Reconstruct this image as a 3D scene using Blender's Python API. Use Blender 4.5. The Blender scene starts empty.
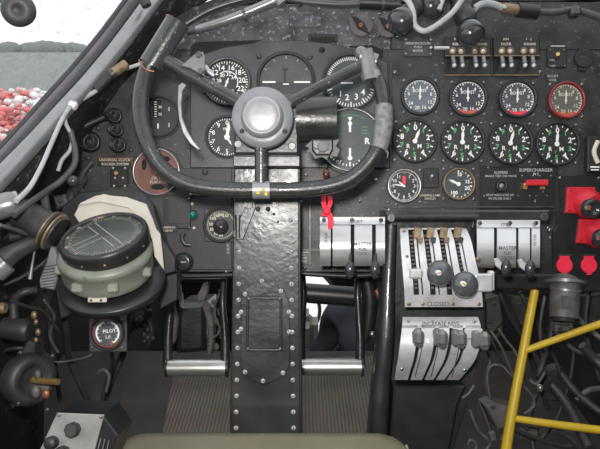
import bpy, bmesh, math, random
from mathutils import Vector, Matrix, noise
random.seed(7)
PI = math.pi
SC = bpy.context.scene
COL = SC.collection
V = Vector
PITCH = math.radians(17.0)
EYE = V((0, 0, 0.95))
F = 600.0
CAM = Matrix.Translation(EYE) @ Matrix.Rotation(PI/2 - PITCH, 4, 'X')   # cockpit frame: x right, y up the panel, z towards the pilot

cam_data = bpy.data.cameras.new('camera'); cam_data.sensor_width = 36; cam_data.lens = 36.0
cam_data.clip_start = 0.02; cam_data.clip_end = 500
cam = bpy.data.objects.new('camera', cam_data); COL.objects.link(cam); cam.matrix_world = CAM; SC.camera = cam

def P(px, py, d): return V(((px-300.0)*d/F, (224.5-py)*d/F, -d))
def PW(px, py, d): return CAM @ P(px, py, d)

# ---------------------------------------------------------------- materials
MATS = {}
def mat(name, col=(.5,.5,.5), rough=.5, metal=0.0, bump=0.0, bscale=200, var=0.0, vscale=30, chips=None, chip_amt=0.0, chip_scale=120, coat=0.0, spec=.5, emit=None, rvar=0.0):
    m = bpy.data.materials.new(name); m.use_nodes = True
    nt = m.node_tree; N = nt.nodes; L = nt.links
    b = N['Principled BSDF']
    b.inputs['Base Color'].default_value = (*col, 1); b.inputs['Roughness'].default_value = rough
    b.inputs['Metallic'].default_value = metal; b.inputs['Coat Weight'].default_value = coat
    b.inputs['Specular IOR Level'].default_value = spec
    if emit: b.inputs['Emission Color'].default_value = (*emit[0],1); b.inputs['Emission Strength'].default_value = emit[1]
    tc = N.new('ShaderNodeTexCoord'); out = None
    if var or chips:
        n = N.new('ShaderNodeTexNoise'); n.inputs['Scale'].default_value = vscale; n.inputs['Detail'].default_value = 6
        L.new(tc.outputs['Object'], n.inputs['Vector'])
        r = N.new('ShaderNodeValToRGB'); r.color_ramp.elements[0].position = .3; r.color_ramp.elements[1].position = .7
        r.color_ramp.elements[0].color = (*[c*(1-var) for c in col],1); r.color_ramp.elements[1].color = (*[min(1,c*(1+var)) for c in col],1)
        L.new(n.outputs['Fac'], r.inputs['Fac']); out = r.outputs['Color']
        if rvar:
            mr = N.new('ShaderNodeMapRange'); mr.inputs['To Min'].default_value = max(0,rough-rvar); mr.inputs['To Max'].default_value = rough+rvar
            mr.inputs['From Min'].default_value = .3; mr.inputs['From Max'].default_value = .7
            L.new(n.outputs['Fac'], mr.inputs['Value']); L.new(mr.outputs['Result'], b.inputs['Roughness'])
    if chips:
        n2 = N.new('ShaderNodeTexNoise'); n2.inputs['Scale'].default_value = chip_scale; n2.inputs['Detail'].default_value = 8; n2.inputs['Roughness'].default_value = .7
        L.new(tc.outputs['Object'], n2.inputs['Vector'])
        r2 = N.new('ShaderNodeValToRGB'); t = 1-chip_amt
        r2.color_ramp.elements[0].position = t; r2.color_ramp.elements[1].position = min(1,t+.04)
        L.new(n2.outputs['Fac'], r2.inputs['Fac'])
        mx = N.new('ShaderNodeMix'); mx.data_type = 'RGBA'
        L.new(r2.outputs['Color'], mx.inputs['Factor']); L.new(out, mx.inputs['A']); mx.inputs['B'].default_value = (*chips,1)
        out = mx.outputs['Result']
    if out: L.new(out, b.inputs['Base Color'])
    if bump:
        n3 = N.new('ShaderNodeTexNoise'); n3.inputs['Scale'].default_value = bscale; n3.inputs['Detail'].default_value = 3
        L.new(tc.outputs['Object'], n3.inputs['Vector'])
        bp = N.new('ShaderNodeBump'); bp.inputs['Strength'].default_value = bump; bp.inputs['Distance'].default_value = .001
        L.new(n3.outputs['Fac'], bp.inputs['Height']); L.new(bp.outputs['Normal'], b.inputs['Normal'])
    MATS[name] = m
    return m
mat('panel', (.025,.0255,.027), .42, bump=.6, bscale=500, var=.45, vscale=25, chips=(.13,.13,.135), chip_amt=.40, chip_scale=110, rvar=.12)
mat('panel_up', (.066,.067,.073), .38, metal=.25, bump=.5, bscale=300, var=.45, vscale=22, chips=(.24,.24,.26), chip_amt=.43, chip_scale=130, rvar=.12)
mat('blind', (.045,.047,.050), .4, bump=.4, bscale=400, var=.3, vscale=18, chips=(.12,.12,.12), chip_amt=.36, chip_scale=120, rvar=.08)
mat('black', (.013,.014,.015), .4, bump=.2, bscale=300, var=.3, vscale=40)
mat('pit', (.004,.004,.004), .8)
mat('wall', (.010,.0105,.012), .6, bump=.3, bscale=150, var=.5, vscale=18, chips=(.09,.085,.08), chip_amt=.42, chip_scale=70)
mat('gloss', (.021,.022,.0235), .36, bump=.6, bscale=130, var=.25, vscale=20, coat=.25, rvar=.08)
mat('column', (.024,.025,.027), .34, bump=.45, bscale=120, var=.25, vscale=20, coat=.2, rvar=.08)
mat('wheel', (.034,.035,.037), .27, bump=.3, bscale=300, var=.25, vscale=40, chips=(.25,.24,.23), chip_amt=.38, chip_scale=150, coat=.3)
mat('hub', (.20,.205,.215), .36, metal=.3, bump=.4, bscale=180, var=.15, vscale=40)
mat('hubcap', (.24,.24,.255), .42, metal=.3, bump=.25, bscale=150, var=.1, vscale=50)
mat('cord', (.024,.025,.026), .29, bump=.4, bscale=700, var=.35, vscale=120, coat=.3, chips=(.16,.155,.15), chip_amt=.37, chip_scale=160)
mat('tape', (.14,.14,.14), .5, bump=.6, bscale=500, var=.4, vscale=150)
mat('silver', (.58,.585,.60), .36, metal=.6, var=.08, vscale=20, rvar=.04)
mat('alu', (.56,.56,.57), .34, metal=.4, bump=.15, bscale=200, var=.18, vscale=35, chips=(.22,.21,.2), chip_amt=.37, chip_scale=130, rvar=.08)
mat('alu_shaded', (.27,.27,.265), .45, metal=.2, bump=.1, bscale=200, var=.25, vscale=25)  # darker copy of alu; flash falloff at lower left put into the colour
mat('steel', (.42,.42,.43), .32, metal=.9, var=.2, vscale=80)
mat('chrome', (.62,.61,.58), .34, metal=.85, bump=.1, bscale=60, var=.1, vscale=30)
mat('darksteel', (.085,.085,.088), .4, metal=.6, bump=.3, bscale=200, var=.3, vscale=60)
mat('matt_grey', (.15,.15,.15), .7, bump=.3, bscale=200, var=.2, vscale=60)
mat('tube', (.25,.252,.258), .27, metal=.55, bump=.25, bscale=260, var=.12, vscale=40)
mat('seal', (.032,.03,.034), .55, bump=.3, bscale=200, var=.2, vscale=30)
mat('seal2', (.10,.09,.105), .5, var=.2, vscale=30)
mat('cable', (.33,.335,.345), .45, bump=.2, bscale=300, var=.15, vscale=60)
mat('cable_dark', (.055,.057,.06), .45, bump=.2, bscale=300, var=.2, vscale=60)
mat('rubber', (.018,.018,.019), .5, bump=.2, bscale=300, var=.3, vscale=60)
mat('knob', (.03,.032,.036), .22, var=.2, vscale=60, coat=.4)
mat('knob_grey', (.085,.088,.095), .24, metal=.2, var=.2, vscale=60, coat=.5)
mat('lever_grey', (.2,.2,.205), .35, metal=.5, bump=.2, bscale=200, var=.2, vscale=60)
mat('white', (.78,.78,.75), .5); mat('white_dim', (.42,.42,.41), .5)
mat('green', (.10,.42,.14), .5); mat('cream', (.62,.57,.46), .5)
mat('green_dim', (.07,.2,.09), .5)
mat('dial', (.018,.019,.021), .5); mat('dial_grey', (.12,.14,.165), .5, var=.15, vscale=60); mat('dial_mid', (.06,.065,.075), .5, var=.15, vscale=60)
mat('dial_slate', (.045,.055,.06), .45); mat('dial_blue', (.035,.04,.055), .5)
mat('dial_cream', (.10,.10,.085), .5)
mat('dial_brown', (.17,.065,.045), .45, bump=.2, bscale=200, var=.25, vscale=60)
mat('red', (.55,.02,.035), .4, var=.1, vscale=60, bump=.2, bscale=200)
mat('red_bright', (.85,.03,.07), .45); mat('red_dull', (.5,.09,.05), .5)
mat('ring_red', (.20,.022,.026), .35)
mat('ribbon', (.78,.02,.05), .65, bump=.3, bscale=500)
mat('yellow', (.52,.35,.02), .42, var=.1, vscale=20, bump=.15, bscale=200, chips=(.2,.17,.08), chip_amt=.30, chip_scale=70)
mat('brass', (.55,.36,.12), .35, metal=.8, var=.2, vscale=100)
mat('brassdull', (.25,.18,.11), .45, metal=.5, var=.3, vscale=100)
mat('copper', (.3,.12,.07), .45, metal=.5)
mat('maroon', (.12,.025,.02), .25, coat=.5)
mat('paper', (.42,.395,.345), .6, var=.12, vscale=25)
mat('compass', (.155,.17,.14), .45, bump=.3, bscale=120, var=.22, vscale=22, chips=(.12,.1,.07), chip_amt=.40, chip_scale=60)
mat('compass_face', (.028,.034,.03), .35, var=.3, vscale=20)
mat('compass_line', (.38,.38,.3), .5)
mat('rust', (.25,.11,.06), .7)
mat('vinyl', (.165,.152,.10), .42, bump=.35, bscale=250, var=.12, vscale=14)
mat('piping', (.34,.33,.25), .5)
mat('green_lamp', (.0,.16,.13), .15, coat=1)
mat('cloth', (.062,.068,.082), .85, bump=.5, bscale=400, var=.2, vscale=20)
mat('skin', (.5,.32,.24), .5); mat('hair', (.04,.03,.02), .7)
mat('horizon_grey', (.06,.06,.062), .45, var=.2, vscale=50)
mat('horizon_dark', (.025,.026,.03), .45)
mat('floor', (.042,.035,.030), .7, bump=.3, bscale=120, var=.3, vscale=12)
mat('hull', (.012,.012,.013), .7, var=.4, vscale=12)
mat('grime', (.085,.08,.077), .55, bump=.3, bscale=150, var=.4, vscale=50)
mat('grime2', (.03,.03,.03), .5, bump=.3, bscale=150, var=.4, vscale=50)
mat('ground', (.20,.215,.20), .9, var=.12, vscale=.4)
mat('petal_red', (.78,.2,.19), .6); mat('petal_pink', (.85,.48,.46), .6); mat('petal_white', (.85,.84,.84), .6); mat('leaf', (.22,.25,.18), .6)
def matmat():
    m = mat('ribbed_mat', (.085,.072,.062), .7); nt = m.node_tree; N = nt.nodes; L = nt.links; b = N['Principled BSDF']
    tc = N.new('ShaderNodeTexCoord'); w = N.new('ShaderNodeTexWave'); w.bands_direction = 'X'; w.inputs['Scale'].default_value = 34; w.inputs['Distortion'].default_value = .3
    L.new(tc.outputs['Object'], w.inputs['Vector'])
    r = N.new('ShaderNodeValToRGB'); r.color_ramp.elements[0].color = (.072,.056,.044,1); r.color_ramp.elements[1].color = (.15,.12,.097,1)
    L.new(w.outputs['Fac'], r.inputs['Fac'])
    n = N.new('ShaderNodeTexNoise'); n.inputs['Scale'].default_value = 9; L.new(tc.outputs['Object'], n.inputs['Vector'])
    mx = N.new('ShaderNodeMix'); mx.data_type = 'RGBA'; mx.blend_type = 'MULTIPLY'; mx.inputs['Factor'].default_value = .6
    L.new(r.outputs['Color'], mx.inputs['A']); L.new(n.outputs['Color'], mx.inputs['B']); 
    hs = N.new('ShaderNodeHueSaturation'); hs.inputs['Saturation'].default_value = .85; hs.inputs['Value'].default_value = 1.6
    L.new(mx.outputs['Result'], hs.inputs['Color']); L.new(hs.outputs['Color'], b.inputs['Base Color'])
    bp = N.new('ShaderNodeBump'); bp.inputs['Strength'].default_value = .6; bp.inputs['Distance'].default_value = .002
    L.new(w.outputs['Fac'], bp.inputs['Height']); L.new(bp.outputs['Normal'], b.inputs['Normal'])
matmat()
def glassmat(name, refl=1.0, dirt=0.0, tint=(1,1,1)):
    m = bpy.data.materials.new(name); m.use_nodes = True; nt = m.node_tree; N = nt.nodes; L = nt.links
    N.remove(N['Principled BSDF']); o = N['Material Output']
    t = N.new('ShaderNodeBsdfTransparent'); t.inputs['Color'].default_value = (*tint,1)
    g = N.new('ShaderNodeBsdfGlossy'); g.inputs['Roughness'].default_value = .15
    fr = N.new('ShaderNodeLayerWeight'); fr.inputs['Blend'].default_value = .5
    pw = N.new('ShaderNodeMath'); pw.operation = 'POWER'; pw.inputs[1].default_value = 4; L.new(fr.outputs['Facing'], pw.inputs[0])
    mu = N.new('ShaderNodeMath'); mu.operation = 'MULTIPLY_ADD'; mu.inputs[1].default_value = refl*.6; mu.inputs[2].default_value = refl*.004
    L.new(pw.outputs[0], mu.inputs[0])
    mx = N.new('ShaderNodeMixShader'); L.new(mu.outputs[0], mx.inputs['Fac']); L.new(t.outputs[0], mx.inputs[1]); L.new(g.outputs[0], mx.inputs[2])
    last = mx.outputs[0]
    if dirt:
        tc = N.new('ShaderNodeTexCoord'); n = N.new('ShaderNodeTexNoise'); n.inputs['Scale'].default_value = 90; n.inputs['Detail'].default_value = 8
        L.new(tc.outputs['Object'], n.inputs['Vector'])
        r = N.new('ShaderNodeValToRGB'); r.color_ramp.elements[0].position = .5; r.color_ramp.elements[1].position = .72
        r.color_ramp.elements[0].color = (dirt*.35,)*3+(1,); r.color_ramp.elements[1].color = (dirt*1.7,)*3+(1,)
        L.new(n.outputs['Fac'], r.inputs['Fac'])
        d = N.new('ShaderNodeBsdfTranslucent'); d.inputs['Color'].default_value = (.8,.8,.78,1)
        m2 = N.new('ShaderNodeMixShader'); L.new(r.outputs['Color'], m2.inputs['Fac']); L.new(last, m2.inputs[1]); L.new(d.outputs[0], m2.inputs[2]); last = m2.outputs[0]
    L.new(last, o.inputs['Surface']); MATS[name] = m
mat('bright_slab', (.85,.84,.82), .9, var=.05, vscale=1)
glassmat('glass', .8); glassmat('perspex', .6, dirt=.35)

# ---------------------------------------------------------------- mesh builder
TXT = {}
def text_geo(s, bold=.012):
    k = (s, bold)
    if k not in TXT:
        cu = bpy.data.curves.new('t', 'FONT'); cu.body = s; cu.size = 1; cu.align_x = 'CENTER'; cu.align_y = 'CENTER'
        cu.resolution_u = 2; cu.offset = bold; cu.fill_mode = 'FRONT'
        o = bpy.data.objects.new('t', cu); COL.objects.link(o)
        me = o.to_mesh()
        vs = [tuple(v.co) for v in me.vertices]; fs = [tuple(p.vertices) for p in me.polygons]
        # centre on the bounding box
        if vs:
            cx = (min(v[0] for v in vs)+max(v[0] for v in vs))/2; cy = (min(v[1] for v in vs)+max(v[1] for v in vs))/2
            vs = [(v[0]-cx, v[1]-cy) for v in vs]
        o.to_mesh_clear(); bpy.data.objects.remove(o); bpy.data.curves.remove(cu)
        TXT[k] = (vs, fs)
    return TXT[k]
def catmull(pts, n, closed=False):
    out = []; L = len(pts)
    rng = range(L if closed else L-1)
    for i in rng:
        g = lambda j: pts[j % L] if closed else pts[max(0, min(L-1, j))]
        a, b, c, d = g(i-1), g(i), g(i+1), g(i+2)
        for k in range(n):
            t = k/n
            out.append(.5*((2*b)+(c-a)*t+(2*a-5*b+4*c-d)*t*t+(3*b-a-3*c+d)*t**3))
    if not closed: out.append(pts[-1].copy())
    return out
class B:
    def __init__(s, m='black'):
        s.v = []; s.f = []; s.mi = []; s.sm = []; s.mats = []; s.mat(m)
    def mat(s, m):
        if m not in s.mats: s.mats.append(m)
        s.cur = s.mats.index(m); return s
    def add(s, vs, fs, smooth=False):
        n = len(s.v); s.v += [V(v) for v in vs]
        for f in fs: s.f.append(tuple(i+n for i in f)); s.mi.append(s.cur); s.sm.append(smooth)
        return s
    def bm(s, bm, M=None, smooth=False):
        bm.verts.ensure_lookup_table(); bm.verts.index_update()
        s.add([(M @ v.co) if M else v.co.copy() for v in bm.verts], [[v.index for v in f.verts] for f in bm.faces], smooth); bm.free(); return s
    def mbox(s, c, size, bev=0.0, R=None, seg=1):      # box centred on c (metres, cockpit frame)
        bm = bmesh.new(); bmesh.ops.create_cube(bm, size=1)
        bmesh.ops.scale(bm, vec=size, verts=bm.verts)
        if bev: bmesh.ops.bevel(bm, geom=bm.edges[:], offset=min(bev, min(size)*.45), segments=seg, affect='EDGES', clamp_overlap=True)
        return s.bm(bm, Matrix.Translation(c) @ (R.to_4x4() if R else Matrix.Identity(4)))
    def box(s, px, py, d, w, h, dz, bev=.0008, rot=0):  # pixel centre, back at depth d, dz metres towards the pilot
        k = (d-dz)/F
        c = P(px, py, d-dz); c.z -= dz/2
        return s.mbox(c, (w*k, h*k, dz), bev, Matrix.Rotation(rot, 3, 'Z'))
    def mcyl(s, a, b, r0, r1=None, seg=16, caps=True, smooth=True):
        r1 = r0 if r1 is None else r1; ax = (b-a).normalized(); u = ax.orthogonal().normalized(); w = ax.cross(u)
        vs = []
        for c, r in ((a, r0), (b, r1)):
            for i in range(seg): t = 2*PI*i/seg; vs.append(c+r*(math.cos(t)*u+math.sin(t)*w))
        s.add(vs, [(i, (i+1) % seg, seg+(i+1) % seg, seg+i) for i in range(seg)], smooth)
        if caps: s.add(vs[:seg], [tuple(reversed(range(seg)))]); s.add(vs[seg:], [tuple(range(seg))])
        return s
    def cyl(s, a, b, r0, r1=None, seg=16):            # a,b = (px,py,d); radius px at a's depth
        r1 = r0 if r1 is None else r1
        return s.mcyl(P(*a), P(*b), r0*a[2]/F, r1*b[2]/F, seg)
    def lathe(s, c, axis, prof, seg=28, smooth=True, sx=1, sy=1): # c cockpit-frame metres, prof [(r,h)] metres
        ax = V(axis).normalized()
        if abs(ax.z) > .999: u = V((1,0,0)); w = V((0,1,0)) if ax.z > 0 else V((0,-1,0))
        else: u = ax.orthogonal().normalized(); w = ax.cross(u)
        vs = []
        for r, h in prof:
            for i in range(seg): t = 2*PI*i/seg; vs.append(c+ax*h+r*(math.cos(t)*sx*u+math.sin(t)*sy*w))
        fs = []
        for k in range(len(prof)-1):
            for i in range(seg): j = (i+1) % seg; fs.append((k*seg+i, k*seg+j, (k+1)*seg+j, (k+1)*seg+i))
        s.add(vs, fs, smooth)
        if prof[-1][0] > 1e-6: s.add(vs[-seg:], [tuple(range(seg))])
        if prof[0][0] > 1e-6: s.add(vs[:seg], [tuple(reversed(range(seg)))])
        return s
    def disc(s, px, py, d, r, h=.002, bev=.0005, seg=28): # facing the pilot, px radius
        k = d/F; R = r*k
        return s.lathe(P(px, py, d), (0,0,1), [(R,0),(R,h-bev),(R-bev,h),(0,h)], seg, smooth=False)
    def dome(s, px, py, d, r, h=.003, seg=12):
        R = r*d/F
        return s.lathe(P(px, py, d), (0,0,1), [(R*math.cos(t*PI/8), h*math.sin(t*PI/8)) for t in range(4)]+[(0.0,h)], seg)
    def ring(s, px, py, d, ro, ri, h=.005, seg=36, back=0.0):
        k = d/F; o = ro*k; i = ri*k; e = min((o-i)*.3, h*.3)
        vs = []; prof = [(o,-back),(o,h-e),(o-e,h),(i+e,h),(i,h-e),(i,0)]
        s.lathe(P(px, py, d), (0,0,1), prof[:], seg, True) if False else None
        n = len(prof)
        for r, z in prof:
            for q in range(seg): t = 2*PI*q/seg; vs.append(P(px,py,d)+V((r*math.cos(t), r*math.sin(t), z)))
        fs = []
        for a in range(n-1):
            for q in range(seg): j = (q+1) % seg; fs.append((a*seg+q, a*seg+j, (a+1)*seg+j, (a+1)*seg+q))
        return s.add(vs, fs, True)
    def mtube(s, pts, r, n=6, seg=10, closed=False, ridges=0, caps=True):
        rs = r if isinstance(r, (list, tuple)) else [r]*len(pts)
        q = catmull([V((*p, rr)) if False else p for p in pts], n, closed)
        L = len(q); rr = []
        for i in range(L):
            t = i/n; a = int(t); f = t-a
            rr.append(rs[a % len(rs)]*(1-f)+rs[(a+1) % len(rs)]*f if (closed or a+1 < len(rs)) else rs[-1])
        vs = []; prev = None
        for i in range(L):
            if closed: tg = q[(i+1) % L]-q[i-1]
            else: tg = q[min(L-1,i+1)]-q[max(0,i-1)]
            tg.normalize()
            if prev is None: u = tg.orthogonal().normalized()
            else: u = (prev-tg*prev.dot(tg)).normalized()
            prev = u; w = tg.cross(u); k = rr[i]*(1-(ridges if i % 2 else 0))
            for j in range(seg): t = 2*PI*j/seg; vs.append(q[i]+k*(math.cos(t)*u+math.sin(t)*w))
        fs = []
        for i in range(L if closed else L-1):
            for j in range(seg):
                a = i*seg+j; b = i*seg+(j+1) % seg; c = ((i+1) % L)*seg+(j+1) % seg; e = ((i+1) % L)*seg+j; fs.append((a,b,c,e))
        s.add(vs, fs, True)
        if not closed and caps: s.add(vs[:seg], [tuple(reversed(range(seg)))]); s.add(vs[-seg:], [tuple(range(seg))])
        return s
    def tube(s, pts, r, **kw):   # pts (px,py,d), r px (number or list)
        rs = r if isinstance(r, (list, tuple)) else [r]*len(pts)
        return s.mtube([P(*p) for p in pts], [a*p[2]/F for a, p in zip(rs, pts)], **kw)
    def plate(s, poly, d, th, bev=.001):  # prism, front at depth d, body th metres deeper; poly in pixels
        pts = [P(x, y, d) for x, y in poly]
        area = sum(pts[i].x*pts[(i+1) % len(pts)].y-pts[(i+1) % len(pts)].x*pts[i].y for i in range(len(pts)))
        if area < 0: pts.reverse()
        bm = bmesh.new(); f = bm.faces.new([bm.verts.new(p) for p in pts])
        ex = bmesh.ops.extrude_face_region(bm, geom=[f]); nv = [g for g in ex['geom'] if isinstance(g, bmesh.types.BMVert)]
        front = [g for g in ex['geom'] if isinstance(g, bmesh.types.BMFace)][0]
        for v in bm.verts:
            if v not in nv: v.co.z -= th
        bmesh.ops.recalc_face_normals(bm, faces=bm.faces[:])
        if bev: bmesh.ops.bevel(bm, geom=list(front.edges), offset=bev, segments=1, affect='EDGES', clamp_overlap=True)
        return s.bm(bm)
    def ball(s, c, r, sc=(1,1,1), seg=16, R=None):
        bm = bmesh.new(); bmesh.ops.create_uvsphere(bm, u_segments=seg, v_segments=max(6, seg//2), radius=r)
        M = Matrix.Translation(c) @ (R.to_4x4() if R else Matrix.Identity(4)) @ Matrix.Diagonal((*sc,1))
        return s.bm(bm, M, True)
    def text(s, t, px, py, d, size, rot=0, bold=.012, M=None, sx=1.0):
        vs, fs = text_geo(t, bold); k = size*d/F; R = Matrix.Rotation(rot, 3, 'Z'); c = P(px, py, d)
        return s.add([c+(M if M else R) @ V((x*k*sx, y*k, 0)) for x, y in vs], fs)
    def quad(s, a, b, c, d2): return s.add([a,b,c,d2], [(0,1,2,3)])
    def build(s, name, parent=None, origin=None, world=False):
        me = bpy.data.meshes.new(name)
        o = V((0,0,0)) if origin is None else origin
        if parent is not None: o = V(parent['_o']) if '_o' in parent else V((0,0,0))
        me.from_pydata([v-o for v in s.v], [], s.f)
        for m in s.mats: me.materials.append(MATS[m])
        me.polygons.foreach_set('material_index', s.mi); me.polygons.foreach_set('use_smooth', s.sm); me.update()
        ob = bpy.data.objects.new(name, me); COL.objects.link(ob)
        if parent is not None:
            ob.parent = parent; ob['_o'] = list(o)
        else:
            ob['_o'] = list(o)
            ob.matrix_world = (Matrix.Identity(4) if world else CAM) @ Matrix.Translation(o)
        return ob
def tag(o, label, cat, group=None):
    o['label'] = label; o['category'] = cat
    if group: o['group'] = group
    return o
def thing(name, label, cat, px, py, d, group=None):
    o = bpy.data.objects.new(name, None); COL.objects.link(o); o.empty_display_size = .02
    p = P(px, py, d); o['_o'] = list(p); o.matrix_world = CAM @ Matrix.Translation(p)
    return tag(o, label, cat, group)
def struct(name, b, parent=None, world=False):
    o = b.build(name, parent, V((0,0,0)), world)
    if parent is None: o['kind'] = 'structure'
    return o
def single(name, label, cat, b, px, py, d, group=None):
    return tag(b.build(name, None, P(px, py, d)), label, cat, group)
def screw(par, px, py, d, r=2.2, m='steel', name='screw', h=.002):
    b = B(m).dome(px, py, d, r, h, 10); k = d/F
    b.mat('pit').mbox(P(px,py,d-h)+V((0,0,-.00015)), (r*1.2*k, r*.3*k, .0004), 0, Matrix.Rotation(random.random()*3, 3, 'Z'))
    return b.build(name, par)
def pol(cx, cy, r, a):
    a = math.radians(a); return cx+r*math.sin(a), cy-r*math.cos(a)
# ================================================================ setting
def wgrid(poly, z): return [V((x, y, z)) for x, y in poly]
def slab(b, pts, nrm, th):
    n = len(pts); nrm = V(nrm); vs = pts+[p+nrm*th for p in pts]
    b.add(vs, [tuple(range(n)), tuple(reversed(range(n, 2*n)))]+[(i, (i+1) % n, n+(i+1) % n, n+i) for i in range(n)])
    return b
FE = 1.72
b = B('floor'); b.mbox(V((0, (FE-1.3)/2, -.02)), (1.5, FE+1.3, .04)); struct('floor', b, world=True)
b = B('hull'); b.mbox(V((0, (FE+3.5)/2, -.97)), (1.5, 3.5-FE, .04)); b.mbox(V((0, FE+.01, -.5)), (1.5, .02, .9)); struct('floor_nose', b, world=True)
b = B('hull'); b.mbox(V((.77, 1.1, .1)), (.04, 4.8, 2.2)); struct('wall_right', b, world=True)
b = B('hull'); b.mbox(V((-.77, 2.05, -.15)), (.04, 2.9, 1.64)); b.mbox(V((-.77, -.35, -.0)), (.04, 1.9, 1.3)); struct('wall_left', b, world=True)
b = B('hull'); b.mbox(V((0, -1.0, .87)), (1.5, .04, 1.9)); struct('wall_rear_light_block', b, world=True)  # unseen wall behind the camera, added tall to hold back sky light
# nose bulkhead with its clear round panel
def holed(b, x0, x1, z0, z1, y, cx, cz, r, th, n=40):
    rim = []; out = []
    for i in range(n):
        t = 2*PI*i/n; c, s_ = math.cos(t), math.sin(t); rim.append((cx+r*c, cz+r*s_))
        k = min(((x1-cx) if c > 0 else (x0-cx))/c if abs(c) > 1e-6 else 1e9, ((z1-cz) if s_ > 0 else (z0-cz))/s_ if abs(s_) > 1e-6 else 1e9)
        out.append((cx+k*c, cz+k*s_))
    for cxr, czr in ((x0,z0),(x0,z1),(x1,z0),(x1,z1)):
        i = min(range(n), key=lambda i: (out[i][0]-cxr)**2+(out[i][1]-czr)**2); out[i] = (cxr, czr)
    vs = [V((p[0], yy, p[1])) for yy in (y, y+th) for L in (rim, out) for p in L]
    fs = []
    for i in range(n):
        j = (i+1) % n
        fs += [(i, n+i, n+j, j), (2*n+i, 2*n+j, 3*n+j, 3*n+i), (i, j, 2*n+j, 2*n+i)]
    b.add(vs, fs); return b
NX, NZ, NR = -.08, -.60, .32
b = B('hull'); b.mbox(V((0, -.55, 1.84)), (1.6, .94, .04)); struct('ceiling_light_block', b, world=True)  # unseen roof over the rear, added to block sky light for contrast
b = holed(B('hull'), -.75, .75, -.99, .67, 3.3, NX, NZ, NR, .04); wf = struct('wall_front', b, world=True)
b = B('tube')
for rr, yy in ((NR, 3.28), (.62*NR, 3.30)):
    b.mtube([V((NX+rr*math.cos(t), yy, NZ+rr*math.sin(t))) for t in [2*PI*i/24 for i in range(24)]], .012, n=2, closed=True)
nf = struct('window_2', b, world=True)
g = B('perspex'); g.mcyl(V((NX, 3.31, NZ)), V((NX, 3.315, NZ)), NR, seg=32); struct('window_pane', g, nf)
b = B('hull')   # roof of the nose, under the windscreen, behind the instrument panel
b.mbox(V((0, 1.80, .69)), (1.5, .5, .04)); struct('ceiling_nose', b, world=True)

# the left side of the cockpit below the windscreen frame
T = [(330,-60,1.10),(230,-45,1.05),(170,-26,1.0),(144,10,.97),(118,45,.94),(90,79,.91),(62,110,.875),(34,141,.84),(4,173,.80),(-60,240,.72),(-200,400,.62)]
C = [(420,-70,1.10),(300,-40,1.075),(215,-5,1.07),(175,25,1.07),(145,62,1.07),(118,98,1.07),(96,130,1.07),(78,175,1.07),(60,235,1.08),(40,330,1.12),(40,520,1.3)]
rows = []
for a, c in zip(T, C):
    A_, C_ = P(*a), P(*c); mid = A_.lerp(C_, .5)+V((0,0,-.02)); rows.append([A_, A_.lerp(C_, .25)+V((0,0,-.015)), mid, A_.lerp(C_, .75)+V((0,0,-.015)), C_])
b = B('wall'); vs = [p for r in rows for p in r]; fs = [(i*5+j, i*5+j+1, (i+1)*5+j+1, (i+1)*5+j) for i in range(len(rows)-1) for j in range(4)]
b.add(vs, fs, True)
lw = struct('wall_side', b); md = lw.modifiers.new('solid', 'SOLIDIFY'); md.thickness = .008; md.offset = -1
def off(pts, dx, dy, dd): return [(x+dx, y+dy, d+dd) for x, y, d in pts]
b = B('tube').tube([(T[2][0]+18, T[2][1]-38, .98)]+off(T[2:10], 1.2, .8, 0), [8.2,8.2,8.2,8.2,8.2,8.5,9,10,11.5,13], n=8, seg=20); struct('trim_1', b)
# windscreen: rubber seal strips outside the tube, and the pane
def off(pts, dx, dy, dd): return [(x+dx, y+dy, d+dd) for x, y, d in pts]
W = T[2:10]
wf1 = B('seal').tube(off(W, -7.4, -6.6, .010), 3.6, n=8, seg=10); wf1.mat('seal2').tube(off(W, -11, -9.8, .018), 3.6, n=8, seg=10)
wf1.mat('seal').tube(off(W, -15, -13.2, .028), 3.4, n=8, seg=10)
win = struct('window_1', wf1)
gl = B('perspex'); edge = [P(*p) for p in off(W, -15, -13, .035)]
far = [P(x-260, y-260, d+.08) for x, y, d in W]
gl.add(edge+far, [(i, i+1, len(W)+i+1, len(W)+i) for i in range(len(W)-1)]); struct('window_pane', gl, win)
# coaming above the instrument panel
b = B('wall'); b.plate([(150,34),(185,10),(225,-6),(262,-12),(640,-60),(640,-10),(560,2),(500,2),(440,4),(330,1),(262,0),(222,12),(195,24),(160,52),(130,85)], 1.04, .03, .002)
struct('trim_2', b)
b = B('darksteel').tube([(186,24,1.0),(215,8,1.0),(262,-4,1.0),(330,-8,1.0),(640,-30,1.0)], 2.2, n=5, seg=8); struct('trim_3', b)
# ground outside
b = B('ground'); b.mbox(V((-160, 1190, -4.15)), (4000, 2430, .2)); struct('ground', b, world=True)

b = B('bright_slab'); b.mbox(V((0, 9, -4.03)), (14, 16, .04)); struct('ground_bright_slab', b, world=True)  # pale slab added outside so the nose window shows bright white
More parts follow.
